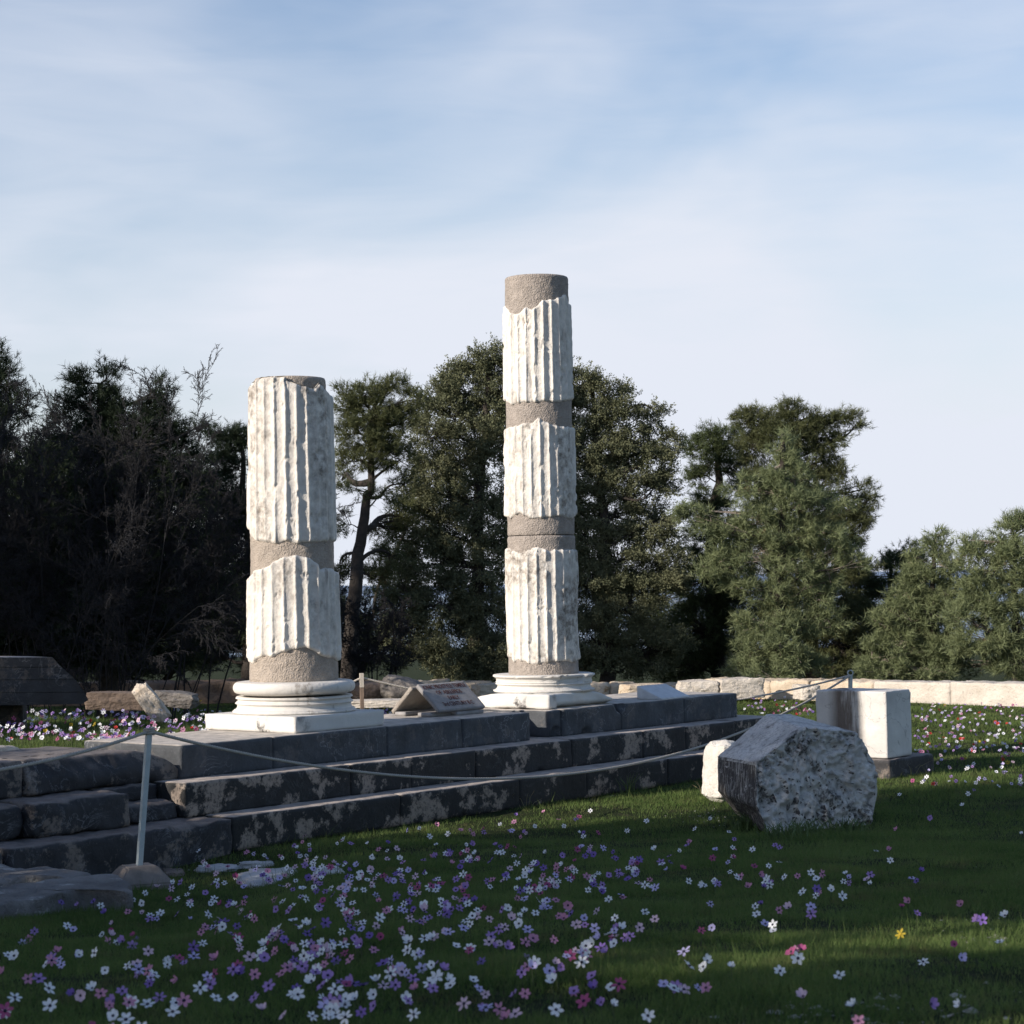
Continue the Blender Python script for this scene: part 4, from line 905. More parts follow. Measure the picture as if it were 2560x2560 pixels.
cl = [(1235, 905, 34, 42), (1195, 910, 32, 38), (1262, 960, 40, 60), (1140, 935, 24, 26), (1108, 925, 14, 22), (1160, 975, 48, 40), (1215, 1010, 60, 60), (1100, 985, 42, 34), (1062, 1000, 30, 28, 0, .8), (1140, 1050, 60, 55), (1070, 1080, 48, 42), (1230, 1110, 60, 70),
      (1160, 1150, 60, 60), (1080, 1160, 50, 45), (1045, 1230, 40, 45), (1110, 1240, 70, 55), (1200, 1240, 70, 60), (1060, 1310, 50, 50), (1140, 1330, 75, 50), (1240, 1330, 60, 60), (1010, 1350, 40, 50, 0, .7), (1080, 1410, 70, 60), (1190, 1420, 75, 70), (1010, 1460, 50, 60, 0, .7),
      (1100, 1520, 80, 70), (1220, 1530, 80, 80), (1010, 1580, 60, 70, 0, .8), (1130, 1630, 100, 70), (1260, 1640, 80, 70)]
tree('cypress_tree', 'tall dense olive-green cypress directly left of the tall column', 46, cl, 'cypress', 'cypress', [(1190, 1700), (1195, 1300), (1225, 900)], 105, clump=.30, tuft=9, K=26, ln=.042, dens=1.0, group=TG, updir=.1)
cl = [(1455, 960, 34, 36), (1500, 955, 24, 34), (1470, 1020, 60, 50), (1555, 985, 24, 30), (1540, 1040, 50, 45), (1610, 1050, 30, 30), (1645, 1030, 14, 28), (1600, 1110, 50, 45), (1680, 1090, 22, 22), (1500, 1120, 70, 60), (1660, 1130, 36, 40), (1560, 1190, 70, 55), (1470, 1220, 60, 60), (1640, 1210, 45, 50),
      (1540, 1290, 70, 60), (1630, 1310, 60, 60), (1460, 1340, 60, 70), (1560, 1400, 80, 70), (1660, 1420, 60, 70), (1470, 1470, 70, 70), (1580, 1510, 80, 80), (1480, 1600, 80, 80), (1620, 1620, 90, 80), (1380, 1600, 60, 90), (1385, 1450, 50, 90), (1385, 1280, 50, 90), (1400, 1120, 50, 90), (1400, 960, 40, 60)]
tree('cypress_tree', 'dense olive-green cypress directly right of the tall column', 47, cl, 'cypress', 'cypress', [(1520, 1700), (1510, 1300), (1480, 980)], 106, clump=.30, tuft=9, K=26, ln=.042, dens=1.0, group=TG, updir=.1)
tree('pine_tree', 'dark pine with a bent trunk between the right cypress and the pale pine', 50, [(1790, 1090, 50, 26), (1745, 1120, 40, 32), (1830, 1100, 40, 40), (1790, 1150, 60, 36), (1750, 1190, 36, 30), (1840, 1180, 40, 50), (1780, 1260, 60, 40), (1800, 1350, 90, 70), (1760, 1450, 100, 80), (1740, 1580, 110, 90), (1850, 1500, 90, 90), (1700, 1660, 90, 50)],
     'pine_mid', 'pine', [(1800, 1700), (1780, 1500), (1775, 1300), (1800, 1200), (1790, 1100)], 107, dens=.95, group=TG)
tree('pine_tree', 'tall flat-topped pine behind the pale green pine', 48, [(1968, 1020, 42, 22), (1900, 1050, 60, 28), (1870, 1040, 34, 18), (2010, 1050, 50, 26), (2060, 1050, 40, 22), (2105, 1045, 32, 16), (2130, 1040, 20, 14), (2140, 1062, 18, 10), (1960, 1090, 90, 40), (2050, 1100, 55, 36), (1890, 1110, 55, 40), (2100, 1090, 26, 18, 0, .8),
     (2040, 1160, 50, 45), (2100, 1180, 30, 30), (2060, 1220, 60, 50), (2150, 1225, 28, 20), (2180, 1245, 18, 14), (2130, 1265, 45, 30), (2165, 1290, 26, 22), (2110, 1320, 60, 50), (2130, 1400, 60, 60), (2060, 1330, 70, 60), (1960, 1200, 80, 70), (1900, 1220, 60, 60), (1960, 1350, 100, 90), (2040, 1500, 120, 100), (2100, 1620, 110, 90), (1930, 1600, 100, 90)],
     'pine_olive', 'pine', [(2030, 1700), (2020, 1400), (1985, 1060)], 108, dens=1., group=TG)
tree('pine_tree', 'pale green feathery pine in front, conical and sunlit', 45, [(1958, 1110, 24, 40), (1950, 1160, 42, 40), (1985, 1200, 50, 40), (1930, 1230, 48, 40), (1860, 1220, 38, 30), (1985, 1265, 60, 40), (2050, 1250, 45, 30), (2090, 1255, 30, 22), (1890, 1290, 60, 40), (1830, 1330, 50, 30), (1780, 1320, 36, 26), (1730, 1285, 22, 20), (1703, 1268, 12, 10), (1775, 1290, 24, 22),
     (1960, 1340, 70, 45), (2050, 1330, 55, 40), (2110, 1370, 40, 30), (1880, 1390, 70, 40), (1800, 1400, 50, 30), (1760, 1430, 30, 26), (1980, 1420, 70, 45), (2070, 1430, 50, 40), (2140, 1410, 25, 24, 0, .8), (1930, 1490, 60, 40), (1860, 1460, 45, 30), (2040, 1500, 50, 40), (1890, 1560, 50, 40), (2000, 1560, 60, 34), (2070, 1550, 40, 30), (1860, 1630, 40, 36), (1935, 1610, 40, 32), (1960, 1660, 45, 28), (1850, 1680, 36, 20), (2030, 1670, 36, 20), (1950, 1620, 34, 40, -.5), (1930, 1690, 60, 24, -.5), (1960, 1560, 34, 30, -.4), (1990, 1640, 40, 30, -.5)],
     'pine_light', 'pine', [(1945, 1700), (1952, 1400), (1958, 1080)], 109, dens=.64, group=TG, limbr=.02, bark='barkpale', ln=.16, w=.014, K=13, clump=.27)
tree('pine_tree', 'low dark pine filling the gap right of the pale pine', 49, [(2240, 1400, 30, 26), (2270, 1372, 30, 24), (2220, 1440, 50, 40), (2290, 1420, 40, 40), (2230, 1520, 90, 70), (2180, 1600, 90, 80), (2280, 1620, 100, 80), (2160, 1490, 50, 60), (2330, 1500, 60, 70)], 'pine_mid', 'pine', [(2220, 1700), (2225, 1400)], 110, group=TG)
tree('pine_tree', 'bushy pale pine with a pointed top, right of the gap in the skyline', 45, [(2342, 1340, 22, 22), (2335, 1375, 34, 24), (2290, 1400, 30, 26), (2370, 1410, 40, 34), (2310, 1450, 50, 40), (2380, 1480, 55, 40), (2270, 1480, 40, 40), (2330, 1540, 70, 45), (2240, 1540, 36, 34), (2200, 1560, 36, 32), (2260, 1610, 60, 36), (2350, 1620, 70, 40), (2180, 1630, 44, 36), (2300, 1670, 90, 28), (2200, 1680, 70, 22)],
     'pine_light', 'pine', [(2330, 1700), (2335, 1350)], 111, dens=.74, group=TG, bark='barkpale', ln=.16, w=.014, K=13)
tree('pine_tree', 'pale green pine at the right picture edge', 44, [(2425, 1355, 30, 16), (2430, 1385, 44, 24), (2490, 1370, 34, 26), (2530, 1325, 36, 28), (2580, 1310, 50, 30), (2540, 1390, 70, 44), (2460, 1430, 60, 40), (2570, 1460, 80, 50), (2480, 1500, 70, 50), (2420, 1540, 60, 40), (2560, 1560, 90, 60), (2460, 1600, 80, 40), (2560, 1650, 90, 50), (2680, 1400, 90, 110), (2700, 1600, 90, 110), (2420, 1660, 60, 36, 1.5, .6)],
     'pine_light', 'pine', [(2540, 1700), (2535, 1340)], 112, dens=.74, group=TG, bark='barkpale', ln=.16, w=.014, K=13)
tree('dead_branch_clump', 'rust-brown dead pine foliage low behind the wall, right side', 43.2, [(2440, 1652, 16, 14), (2425, 1690, 24, 8, 0, .6), (2380, 1640, 10, 10, 0, .4)], 'deadneedle' if 'deadneedle' in M else 'pine_olive', 'pine', [(2460, 1705), (2445, 1650)], 113, dens=.8, cat='dead branch', clump=.14) if False else None
tree('pine_tree', 'pale green pine beyond the right picture edge', 43, [(2850, 1380, 70, 60), (2900, 1480, 120, 90), (2820, 1600, 110, 80), (3000, 1620, 120, 90), (2960, 1400, 60, 60)], 'pine_light', 'pine', [(2900, 1700), (2890, 1380)], 117, dens=.7, group=TG, bark='barkpale', ln=.16, w=.014, K=13)
tree('pine_tree', 'dark pine beyond the left picture edge', 38, [(-330, 1000, 90, 90), (-300, 1180, 140, 120), (-380, 1350, 160, 130), (-280, 1500, 150, 130), (-420, 1600, 150, 110)], 'pine_shaded', 'pine', [(-330, 1700), (-330, 1000)], 118, dens=1.3, group=TG, clump=.32)
# dark second row that closes the view between the trunks
tree('cypress_tree', 'dark shaded tree seen between the open pine and the cypress', 52, [(1010, 1300, 40, 60, 0, .8), (990, 1400, 50, 60, 0, .8), (1000, 1480, 60, 90, 0, 1.), (900, 1540, 70, 70, 0, .7), (820, 1560, 90, 80, 0, .8), (960, 1610, 90, 60), (700, 1560, 90, 90), (760, 1480, 60, 60, 0, .6), (860, 1640, 90, 45), (700, 1650, 110, 50)], 'pine_shaded', 'pine', [(900, 1700), (950, 1450)], 114, group=TG, clump=.34)
tree('pine_tree', 'dark shaded pine far behind the shrubs on the left', 50, [(420, 1480, 120, 100), (250, 1500, 150, 120), (60, 1400, 140, 150), (-80, 1500, 140, 150), (560, 1560, 90, 80), (480, 1620, 120, 60), (300, 1640, 150, 50), (100, 1640, 150, 60), (120, 1200, 110, 120, 0, .8), (300, 1320, 120, 90, 0, .8)], 'pine_shaded', 'pine', [(250, 1700), (250, 1300)], 115, group=TG, clump=.34, dens=1.7)
tree('pine_tree', 'dark shaded pine seen behind both cypresses', 53, [(1350, 1300, 120, 200), (1300, 1560, 130, 120), (1480, 1560, 130, 120), (1650, 1500, 120, 120), (1420, 1150, 90, 120), (1750, 1600, 120, 80)], 'pine_shaded', 'pine', [(1400, 1700), (1400, 1100)], 116, group=TG, clump=.4, dens=.9)
tips = [(60, 930), (90, 900), (200, 890), (245, 880), (290, 900), (330, 930), (360, 950), (150, 1000), (430, 1010), (470, 1030)]
bare_shrub('bare_shrub', 'leafless twiggy shrub rising highest before the dark pines, left', (230, 1705), [(200, 1000), (245, 985), (285, 1000), (330, 1020), (360, 1040), (240, 1060), (300, 1100)], 201, 12, 4, .40, .018, y0=33)
bare_shrub('bare_shrub', 'leafless shrub at the left picture edge reaching above the pines', (20, 1705), [(55, 1010), (85, 990), (20, 1060), (110, 1050), (-20, 1100), (90, 1150)], 202, 8, 4, .42, .018, y0=33)
bare_shrub('bare_shrub', 'leafless shrub leaning right with fine twigs against the sky, left of the short column', (400, 1705), [(470, 1010), (510, 1100), (560, 1250), (590, 1350), (520, 1200), (560, 1420), (450, 1100)], 203, 12, 4, .45, .018, y0=34)
bare_shrub('bare_shrub', 'low dark drooping twigs above the banded fragment', (150, 1705), [(60, 1250), (150, 1200), (260, 1250), (330, 1350), (100, 1400), (420, 1400)], 204, 9, 4, .5, .016, y0=32, droop=.8)
bare_shrub('bare_shrub', 'low bare brush seen between the short column and the inscribed stone', (950, 1705), [(900, 1500), (980, 1480), (880, 1400), (1020, 1500), (860, 1560)], 206, 12, 4, .6, .02, y0=40)
# trees outside the picture whose shade falls across the meadow
QN = np.array([.52, -.854]); QD = np.array([.854, .52]); TE = math.tan(R_(SUN_EL))
def shade_tree(label, qc, tc_, spots, seed, n_=2600, size=.16):
    """spots: (q, w, rq, rw): shadow-plane position and radii"""
    lob = []
    for (q_, w_, rq, rw) in spots:
        p_ = QN*q_+QD*tc_; z_ = w_-TE*tc_; lob.append((p_[0], p_[1], z_, (rq*1.0, rq*1.0, rw)))
    b_ = QN*qc+QD*tc_; gz = float(ground_z(b_[0:1], b_[1:2])[0]); top = max(l_[2] for l_ in lob)
    tree('shade_tree', label, 0, lob, 'shade_leaf', 'cards', [(b_[0], b_[1], gz-.1), (b_[0]+.1, b_[1], (gz+top)/2), (b_[0], b_[1], top)], seed, clump=.42, tuft=20, dens=1.35, ln=size, world=True, fill=1, group='trees outside the picture on the sunny side')
shade_tree('broad leafy tree shading the octagonal block, outside the picture on the left', -16.5, -6, [(-17.0, 1.4, 1.2, 1.3), (-16.95, 3.2, 1.2, 1.3), (-16.35, 5.1, 1.1, 1.2), (-16.7, 6.8, 1.15, 1.4), (-16.7, 8.6, 1.2, 1.1), (-15.0, 1.8, 1.6, 1.6), (-15.0, 4.4, 1.7, 1.8), (-15.0, 7.0, 1.7, 1.6), (-15.2, 8.8, 1.4, .9)], 301)
shade_tree('broad leafy tree shading the flowers before the steps, outside the picture', -12.4, -7, [(-13.4, 1.2, 1.6, 1.5), (-13.3, 3.6, 1.6, 1.6), (-13.2, 6.0, 1.6, 1.6), (-11.3, 1.2, 1.7, 1.5), (-11.2, 3.6, 1.5, 1.6), (-11.3, 6.0, 1.6, 1.4), (-13.0, 7.8, 1.5, 1.0), (-9.9, 4.2, 1.3, 1.1), (-10.4, 2.4, 1.2, 1.2), (-12.3, 4.8, 1.3, 1.3), (-12.3, 2.4, 1.2, 1.3), (-14.2, 2.4, 1.2, 1.3), (-14.1, 4.9, 1.2, 1.3)], 302)
shade_tree('broad leafy tree shading the nearest flowers, outside the picture', -7.8, -7, [(-9.6, 1.2, 1.4, 1.6), (-7.8, 1.2, 1.6, 1.5), (-6.0, 1.2, 1.6, 1.6), (-9.8, 2.9, 1.3, .7), (-7.4, 2.4, 1.2, .8), (-6.0, 3.6, 1.3, 1.4), (-9.6, 5.6, 1.6, .8), (-7.8, 5.3, 1.5, .8), (-8.6, 2.6, 1.1, .8), (-9.0, 3.9, .8, .8), (-8.3, 4.75, .8, .5), (-10.6, 4.9, 1.2, 1.0), (-9.3, 4.6, .8, .7)], 303)
shade_tree('leafy tree shading the banded fragment, outside the picture beyond the lawn', -24, -8, [(-24.3, 1.8, 1.5, 1.5), (-24.2, 3.6, 1.1, 1.0), (-22.6, 2.0, 1.2, 1.4), (-26.2, 2.0, 1.3, 1.5), (-23.2, 3.4, .9, .9), (-24.4, 4.75, 1.1, .65)], 304)
shade_tree('dense tree shading the dark pines, outside the picture on the far left', -32.5, -5, [(-31, 3.5, 1.8, 2.2), (-31.2, 6.8, 1.7, 2.0), (-33.5, 4, 2, 2.4), (-33.5, 7.6, 2, 1.9), (-35.6, 4, 1.6, 2.4), (-35.4, 7.3, 1.5, 1.8), (-32.2, 9.2, 1.3, .9), (-34, 9.2, 1.2, .8)], 305)
shade_tree('dense tree shading the low wall at the left, outside the picture', -40, -4, [(-39.2, 4, 1.6, 2.4), (-39.4, 6.8, 1.4, 1.8), (-41.5, 4, 2, 2.2), (-41.5, 6.8, 1.8, 1.8), (-38.6, 12.6, 1.8, 1.1), (-41, 12.4, 2, 1.2), (-37.0, 12.9, 1.1, .9), (-43.2, 12, 1.6, 1.3), (-43.5, 5, 2, 3), (-46, 5, 2, 3)], 306)
shade_tree('low leafy tree shading the broken left blocks, outside the picture', -19.5, -6.5, [(-19.3, 1.4, 1.2, 1.4), (-19.4, 2.8, 1.1, .8), (-20.6, 1.6, 1.2, 1.3)], 307)

# ------------------------------------------------------------------ grass
def in_frame_pts(n_, y0, y1, rng, xr=None):
    y = y0+(y1-y0)*rng.random(n_); x = (rng.random(n_)*2-1)*(y*.262+2.2)
    return x, y
def blades(n_, y0, y1, h, w, rng, keep=None):
    x, y = in_frame_pts(n_, y0, y1, rng)
    d = np.stack([x-O[0], y-O[1]], -1); pa = d@A[:2]; pb = d@B[:2]
    ok = ~((pa > -4.3) & (pa < 10.3) & (pb > -.76) & (pb < 1.45)) & (y < wall_y(x)-.1)
    ok &= ~((y > 20) & (pb > 1.45) & (pa < 2) & (y > 29.5))
    pn = fbm(np.stack([x*1.1, y*1.1, x*0], -1), 4, 47, .6)
    bare = sstep(x, .6, 2.0)*(1-sstep(y, 8.6, 9.5)) + .8*sstep(x, 1.6, 2.8)*sstep(y, 9.2, 10)*(1-sstep(y, 11.3, 12.2))
    ok &= rng.random(n_) < (1.0+1.1*pn-1.1*np.clip(bare, 0, 1)*sstep(pn, -.35, .35)*1.2)
    x, y, pn = x[ok], y[ok], pn[ok]; m_ = len(x); z = ground_z(x, y)
    hh_ = h*rng.uniform(.5, 1.25, m_)*(1+.9*pn); an = rng.uniform(0, 2*math.pi, m_); ln_ = rng.normal(size=(m_, 2))*.5*hh_[:, None]
    ww = w*rng.uniform(.6, 1.2, m_)*(1+.02*y)
    bx_ = np.cos(an)*ww/2; by_ = np.sin(an)*ww/2
    P0 = np.stack([x-bx_, y-by_, z-.01], -1); P1 = np.stack([x+bx_, y+by_, z-.01], -1); P2 = np.stack([x+ln_[:, 0], y+ln_[:, 1], z+hh_], -1)
    return np.stack([P0, P1, P2], 1).reshape(-1, 3)
rg = np.random.default_rng(55)
GV = np.vstack([blades(300000, 6.6, 11, .042, .004, rg), blades(270000, 11, 16, .042, .0045, rg), blades(260000, 16, 25, .045, .005, rg), blades(310000, 25, 44, .045, .007, rg), blades(9000, 6.6, 16, .10, .004, rg), blades(26000, 6.6, 16, .030, .016, rg), blades(9000, 16, 30, .11, .005, rg), blades(30000, 16, 40, .03, .02, rg)])
gmat, t, b = nmat('grass_blades'); n = Nd(t); p = n.pos()
c = n.mix(n.rng(n.noise(.9, 5, .7, p), .35, .65), (.055, .112, .024), (.140, .205, .058)); c = n.mix(n.rng(n.noise(45, 3, .7, p), .45, .7, 0, .8), c, (.20, .23, .085))
c = n.mix(n.rng(n.noise(3, 6, .75, p), .53, .66, 0, .75), c, (.14, .115, .06)); c = n.mix(n.rng(n.noise(1.6, 5, .7, p), .55, .68, 0, .6), c, (.035, .06, .014))
t.links.new(c, b.inputs['Base Color']); b.inputs['Roughness'].default_value = .7; b.inputs['Specular IOR Level'].default_value = .2
tr = n('ShaderNodeBsdfTranslucent', {'Color': c}); mxs = n('ShaderNodeMixShader', {'Fac': .4, 1: b.outputs[0], 2: tr.outputs[0]}); t.links.new(mxs.outputs[0], t.nodes['Material Output'].inputs['Surface'])
tag(mesh_obj('grass', GV, np.arange(len(GV)).reshape(-1, 3), gmat, None, False), 'short green turf covering the meadow around the steps', 'grass', None, 'stuff')
# small pebbles in the bare patches, bottom right
rs = np.random.default_rng(77); PV, PF, off = [], [], 0
ico = np.array([(1, 0, 0), (-1, 0, 0), (0, 1, 0), (0, -1, 0), (0, 0, 1), (0, 0, -1), (.7, .7, .2), (-.7, .7, .1), (.7, -.7, .1), (-.7, -.7, .2)], float)
tri6 = [(4, 0, 6), (4, 6, 2), (4, 2, 7), (4, 7, 1), (4, 1, 9), (4, 9, 3), (4, 3, 8), (4, 8, 0)]
def peb(px, py, s_):
    global off
    P_ = gat(px, py); v_ = ico*s_*rs.uniform(.6, 1.3, 3)*[1, 1, .5]+rs.normal(size=(10, 3))*s_*.12; an = rs.uniform(0, 6.28); c_, d_ = math.cos(an), math.sin(an)
    v_ = np.stack([v_[:, 0]*c_-v_[:, 1]*d_, v_[:, 0]*d_+v_[:, 1]*c_, v_[:, 2]], -1)+P_+[0, 0, s_*.25]; PV.append(v_); PF.append(np.array(tri6)+off); off += 10
for _ in range(330): peb(np.clip(rs.normal(2200, 260), 1750, 2580), np.clip(rs.normal(2525, 26), 2440, 2600), rs.choice([.008, .012, .02, .03], p=[.45, .3, .18, .07]))
for _ in range(90): peb(rs.normal(2480, 70), rs.normal(2345, 30), rs.choice([.008, .014, .022]))
for _ in range(120): peb(rs.uniform(300, 2500), rs.uniform(2150, 2540), rs.choice([.006, .010]))
for _ in range(60): peb(rs.normal(1760, 60), rs.normal(2045, 16), .010)
tag(mesh_obj('gravel', np.vstack(PV), np.vstack(PF), M['pebble'], None, False), 'scattered pale pebbles in the bare patches of turf', 'gravel', None, 'stuff')
# dry stalks and tall blades near the stones
def stalks(name, spots, label, mat, hgt, seed, spread=.05, lean=.35, w=.004, n_=14, group=None):
    rg_ = np.random.default_rng(seed)
    for (px, py), lb in zip(spots, label):
        P_ = gat(px, py); m_ = n_; b0 = P_+np.column_stack([rg_.normal(size=(m_, 2))*spread, np.zeros(m_)]); h_ = hgt*rg_.uniform(.5, 1.1, m_)
        l_ = rg_.normal(size=(m_, 2))*lean*h_[:, None]; md = b0+np.column_stack([l_*.3, h_*.6]); tp2 = b0+np.column_stack([l_, h_])
        V, Fq = segs(np.vstack([b0, md]), np.vstack([md, tp2]), np.full(2*m_, w), np.concatenate([np.full(m_, w*.8), np.full(m_, w*.2)]), 3)
        o = mesh_obj(name, V-P_, Fq, mat); o.location = Vector(P_); tag(o, lb, 'grass tuft', group)
strawm = mat_plain('dry_straw', (.30, .25, .14), .9, .3, 5); greenm = mat_plain('green_blade', (.07, .11, .03), .7, .3, 5)
stalks('grass_tuft', [(1572, 1990)], ['tall arching green grass tuft at the foot of the steps, mid right'], greenm, .26, 1, .03, .4, .005, 16)
stalks('dry_tuft', [(1758, 1985), (2268, 1940), (420, 2150), (1300, 2020)], ['straw-coloured dry tuft left of the cream stone', 'dry tuft at the slab under the standing block', 'thin dry tuft just right of the concrete footing', 'sparse dry tuft below the lowest step, middle'], strawm, .17, 2, .06, .5, .003, 12)
stalks('weed_tuft', [(1855, 2070), (2010, 2090), (2120, 2085), (1960, 2098)], ['leafy green weeds at the lower left of the octagonal block', 'dark grass tuft growing against the rough face, middle', 'dark grass tuft growing against the rough face, right end', 'low grass tuft growing against the rough face, left'], greenm, .15, 3, .10, .5, .006, 70)

# ------------------------------------------------------------------ anemones
cols = {'white': (.88, .89, .91), 'pale lilac': (.60, .55, .82), 'lilac': (.42, .27, .58), 'violet': (.24, .15, .46), 'pink': (.62, .30, .44), 'magenta': (.42, .10, .23), 'pale pink': (.74, .56, .66), 'yellow': (.50, .38, .04), 'scarlet': (.55, .05, .04)}
def mat_petal(nm, c0):
    m, t, b = nmat('petal_'+nm.replace(' ', '_')); n = Nd(t); p = n.pos(); c = n.mix(n.rng(n.noise(30, 3, .6, p), .35, .65, 0, .5), c0, tuple(x*.72 for x in c0))
    t.links.new(c, b.inputs['Base Color']); b.inputs['Roughness'].default_value = .6; b.inputs['Specular IOR Level'].default_value = .2
    tr = n('ShaderNodeBsdfTranslucent', {'Color': c}); mxs = n('ShaderNodeMixShader', {'Fac': .3, 1: b.outputs[0], 2: tr.outputs[0]}); t.links.new(mxs.outputs[0], t.nodes['Material Output'].inputs['Surface']); return m
PM = {k_: mat_petal(k_, v_) for k_, v_ in cols.items()}
stemm = mat_plain('flower_stem', (.06, .08, .03), .8, .3, 9); discm = mat_plain('anemone_disc', (.012, .010, .03), .8, .3, 40); discy = mat_plain('daisy_disc', (.45, .3, .02), .8, .2, 40)
def petals(R, npet, cup, wid, point, seed):
    rg_ = np.random.default_rng(seed); V, Fq = [], []
    for k_ in range(npet):
        an = 2*math.pi*k_/npet+rg_.normal()*.09; L_ = R*rg_.uniform(.86, 1.1); tl = cup+rg_.normal()*.10; o_ = len(V); ca, sa = math.cos(an), math.sin(an)
        prof = [(.08, .10), (.35, .75), (.62, 1.0), (.84, .72 if point else .9), (1.0, .06 if point else .35)]
        for (t_, w_) in prof:
            r_ = L_*t_; hgt = r_*math.tan(tl)*.6+R*.25*tl*t_*t_
            for s_ in (-1, 0, 1):
                x, y = r_*math.cos(min(tl, 1.2)*.5), s_*w_*wid*R; V.append((x*ca-y*sa, x*sa+y*ca, hgt+(abs(s_)*.05*R)+k_*.0004))
        for i in range(4):
            for j in range(2): a_ = o_+i*3+j; Fq.append((a_, a_+3, a_+4, a_+1))
    return np.array(V), np.array(Fq)
shapes = {'open': (.029, 6, .15, .27, 1), 'starry': (.031, 6, .05, .21, 1), 'half closed': (.025, 6, .85, .34, 0), 'round': (.026, 7, .30, .36, 0)}
disc_v, disc_f = box_grid((-1, -1, -1), (1, 1, 1), .5); disc_v = disc_v/np.linalg.norm(disc_v, axis=1, keepdims=True)
def fmeshes(kind, col, hgt):
    R, npet, cup, wid, pt = shapes[kind]; V, Fq = petals(R, npet, cup, wid, pt, hash(kind+'x') % 7 if False else len(kind)*3+len(col)); return V, Fq
proto = {}
def raw_mesh(name, V, Fq, m):
    o = mesh_obj(name, V, Fq, m); me_ = o.data; COL.objects.unlink(o); bpy.data.objects.remove(o); return me_
for kd in shapes:
    for cn in cols:
        V, Fq = fmeshes(kd, cn, .1); proto[(kd, cn)] = (raw_mesh('petals', V, Fq, PM[cn]), V, Fq)
disc_me = raw_mesh('flower_centre', disc_v*[.0062, .0062, .0050]+[0, 0, .003], disc_f, discm); disc_ye = raw_mesh('flower_centre', disc_v*[.008, .008, .004]+[0, 0, .003], disc_f, discy)
def pick(rg_, far=False):
    cn = rg_.choice(['white', 'pale lilac', 'lilac', 'violet', 'pink', 'magenta', 'pale pink'], p=[.33, .13, .17, .09, .12, .06, .10])
    kd = rg_.choice(['open', 'starry', 'half closed', 'round'], p=[.42, .25, .18, .15]); return cn, kd
def orient(rg_):
    tz = np.array([rg_.normal()*.38-.12, -.62+rg_.normal()*.28, .68+rg_.normal()*.2]); tz /= np.linalg.norm(tz); return tz
F = []      # px, py of the blossom, colour, kind
rf = np.random.default_rng(99)
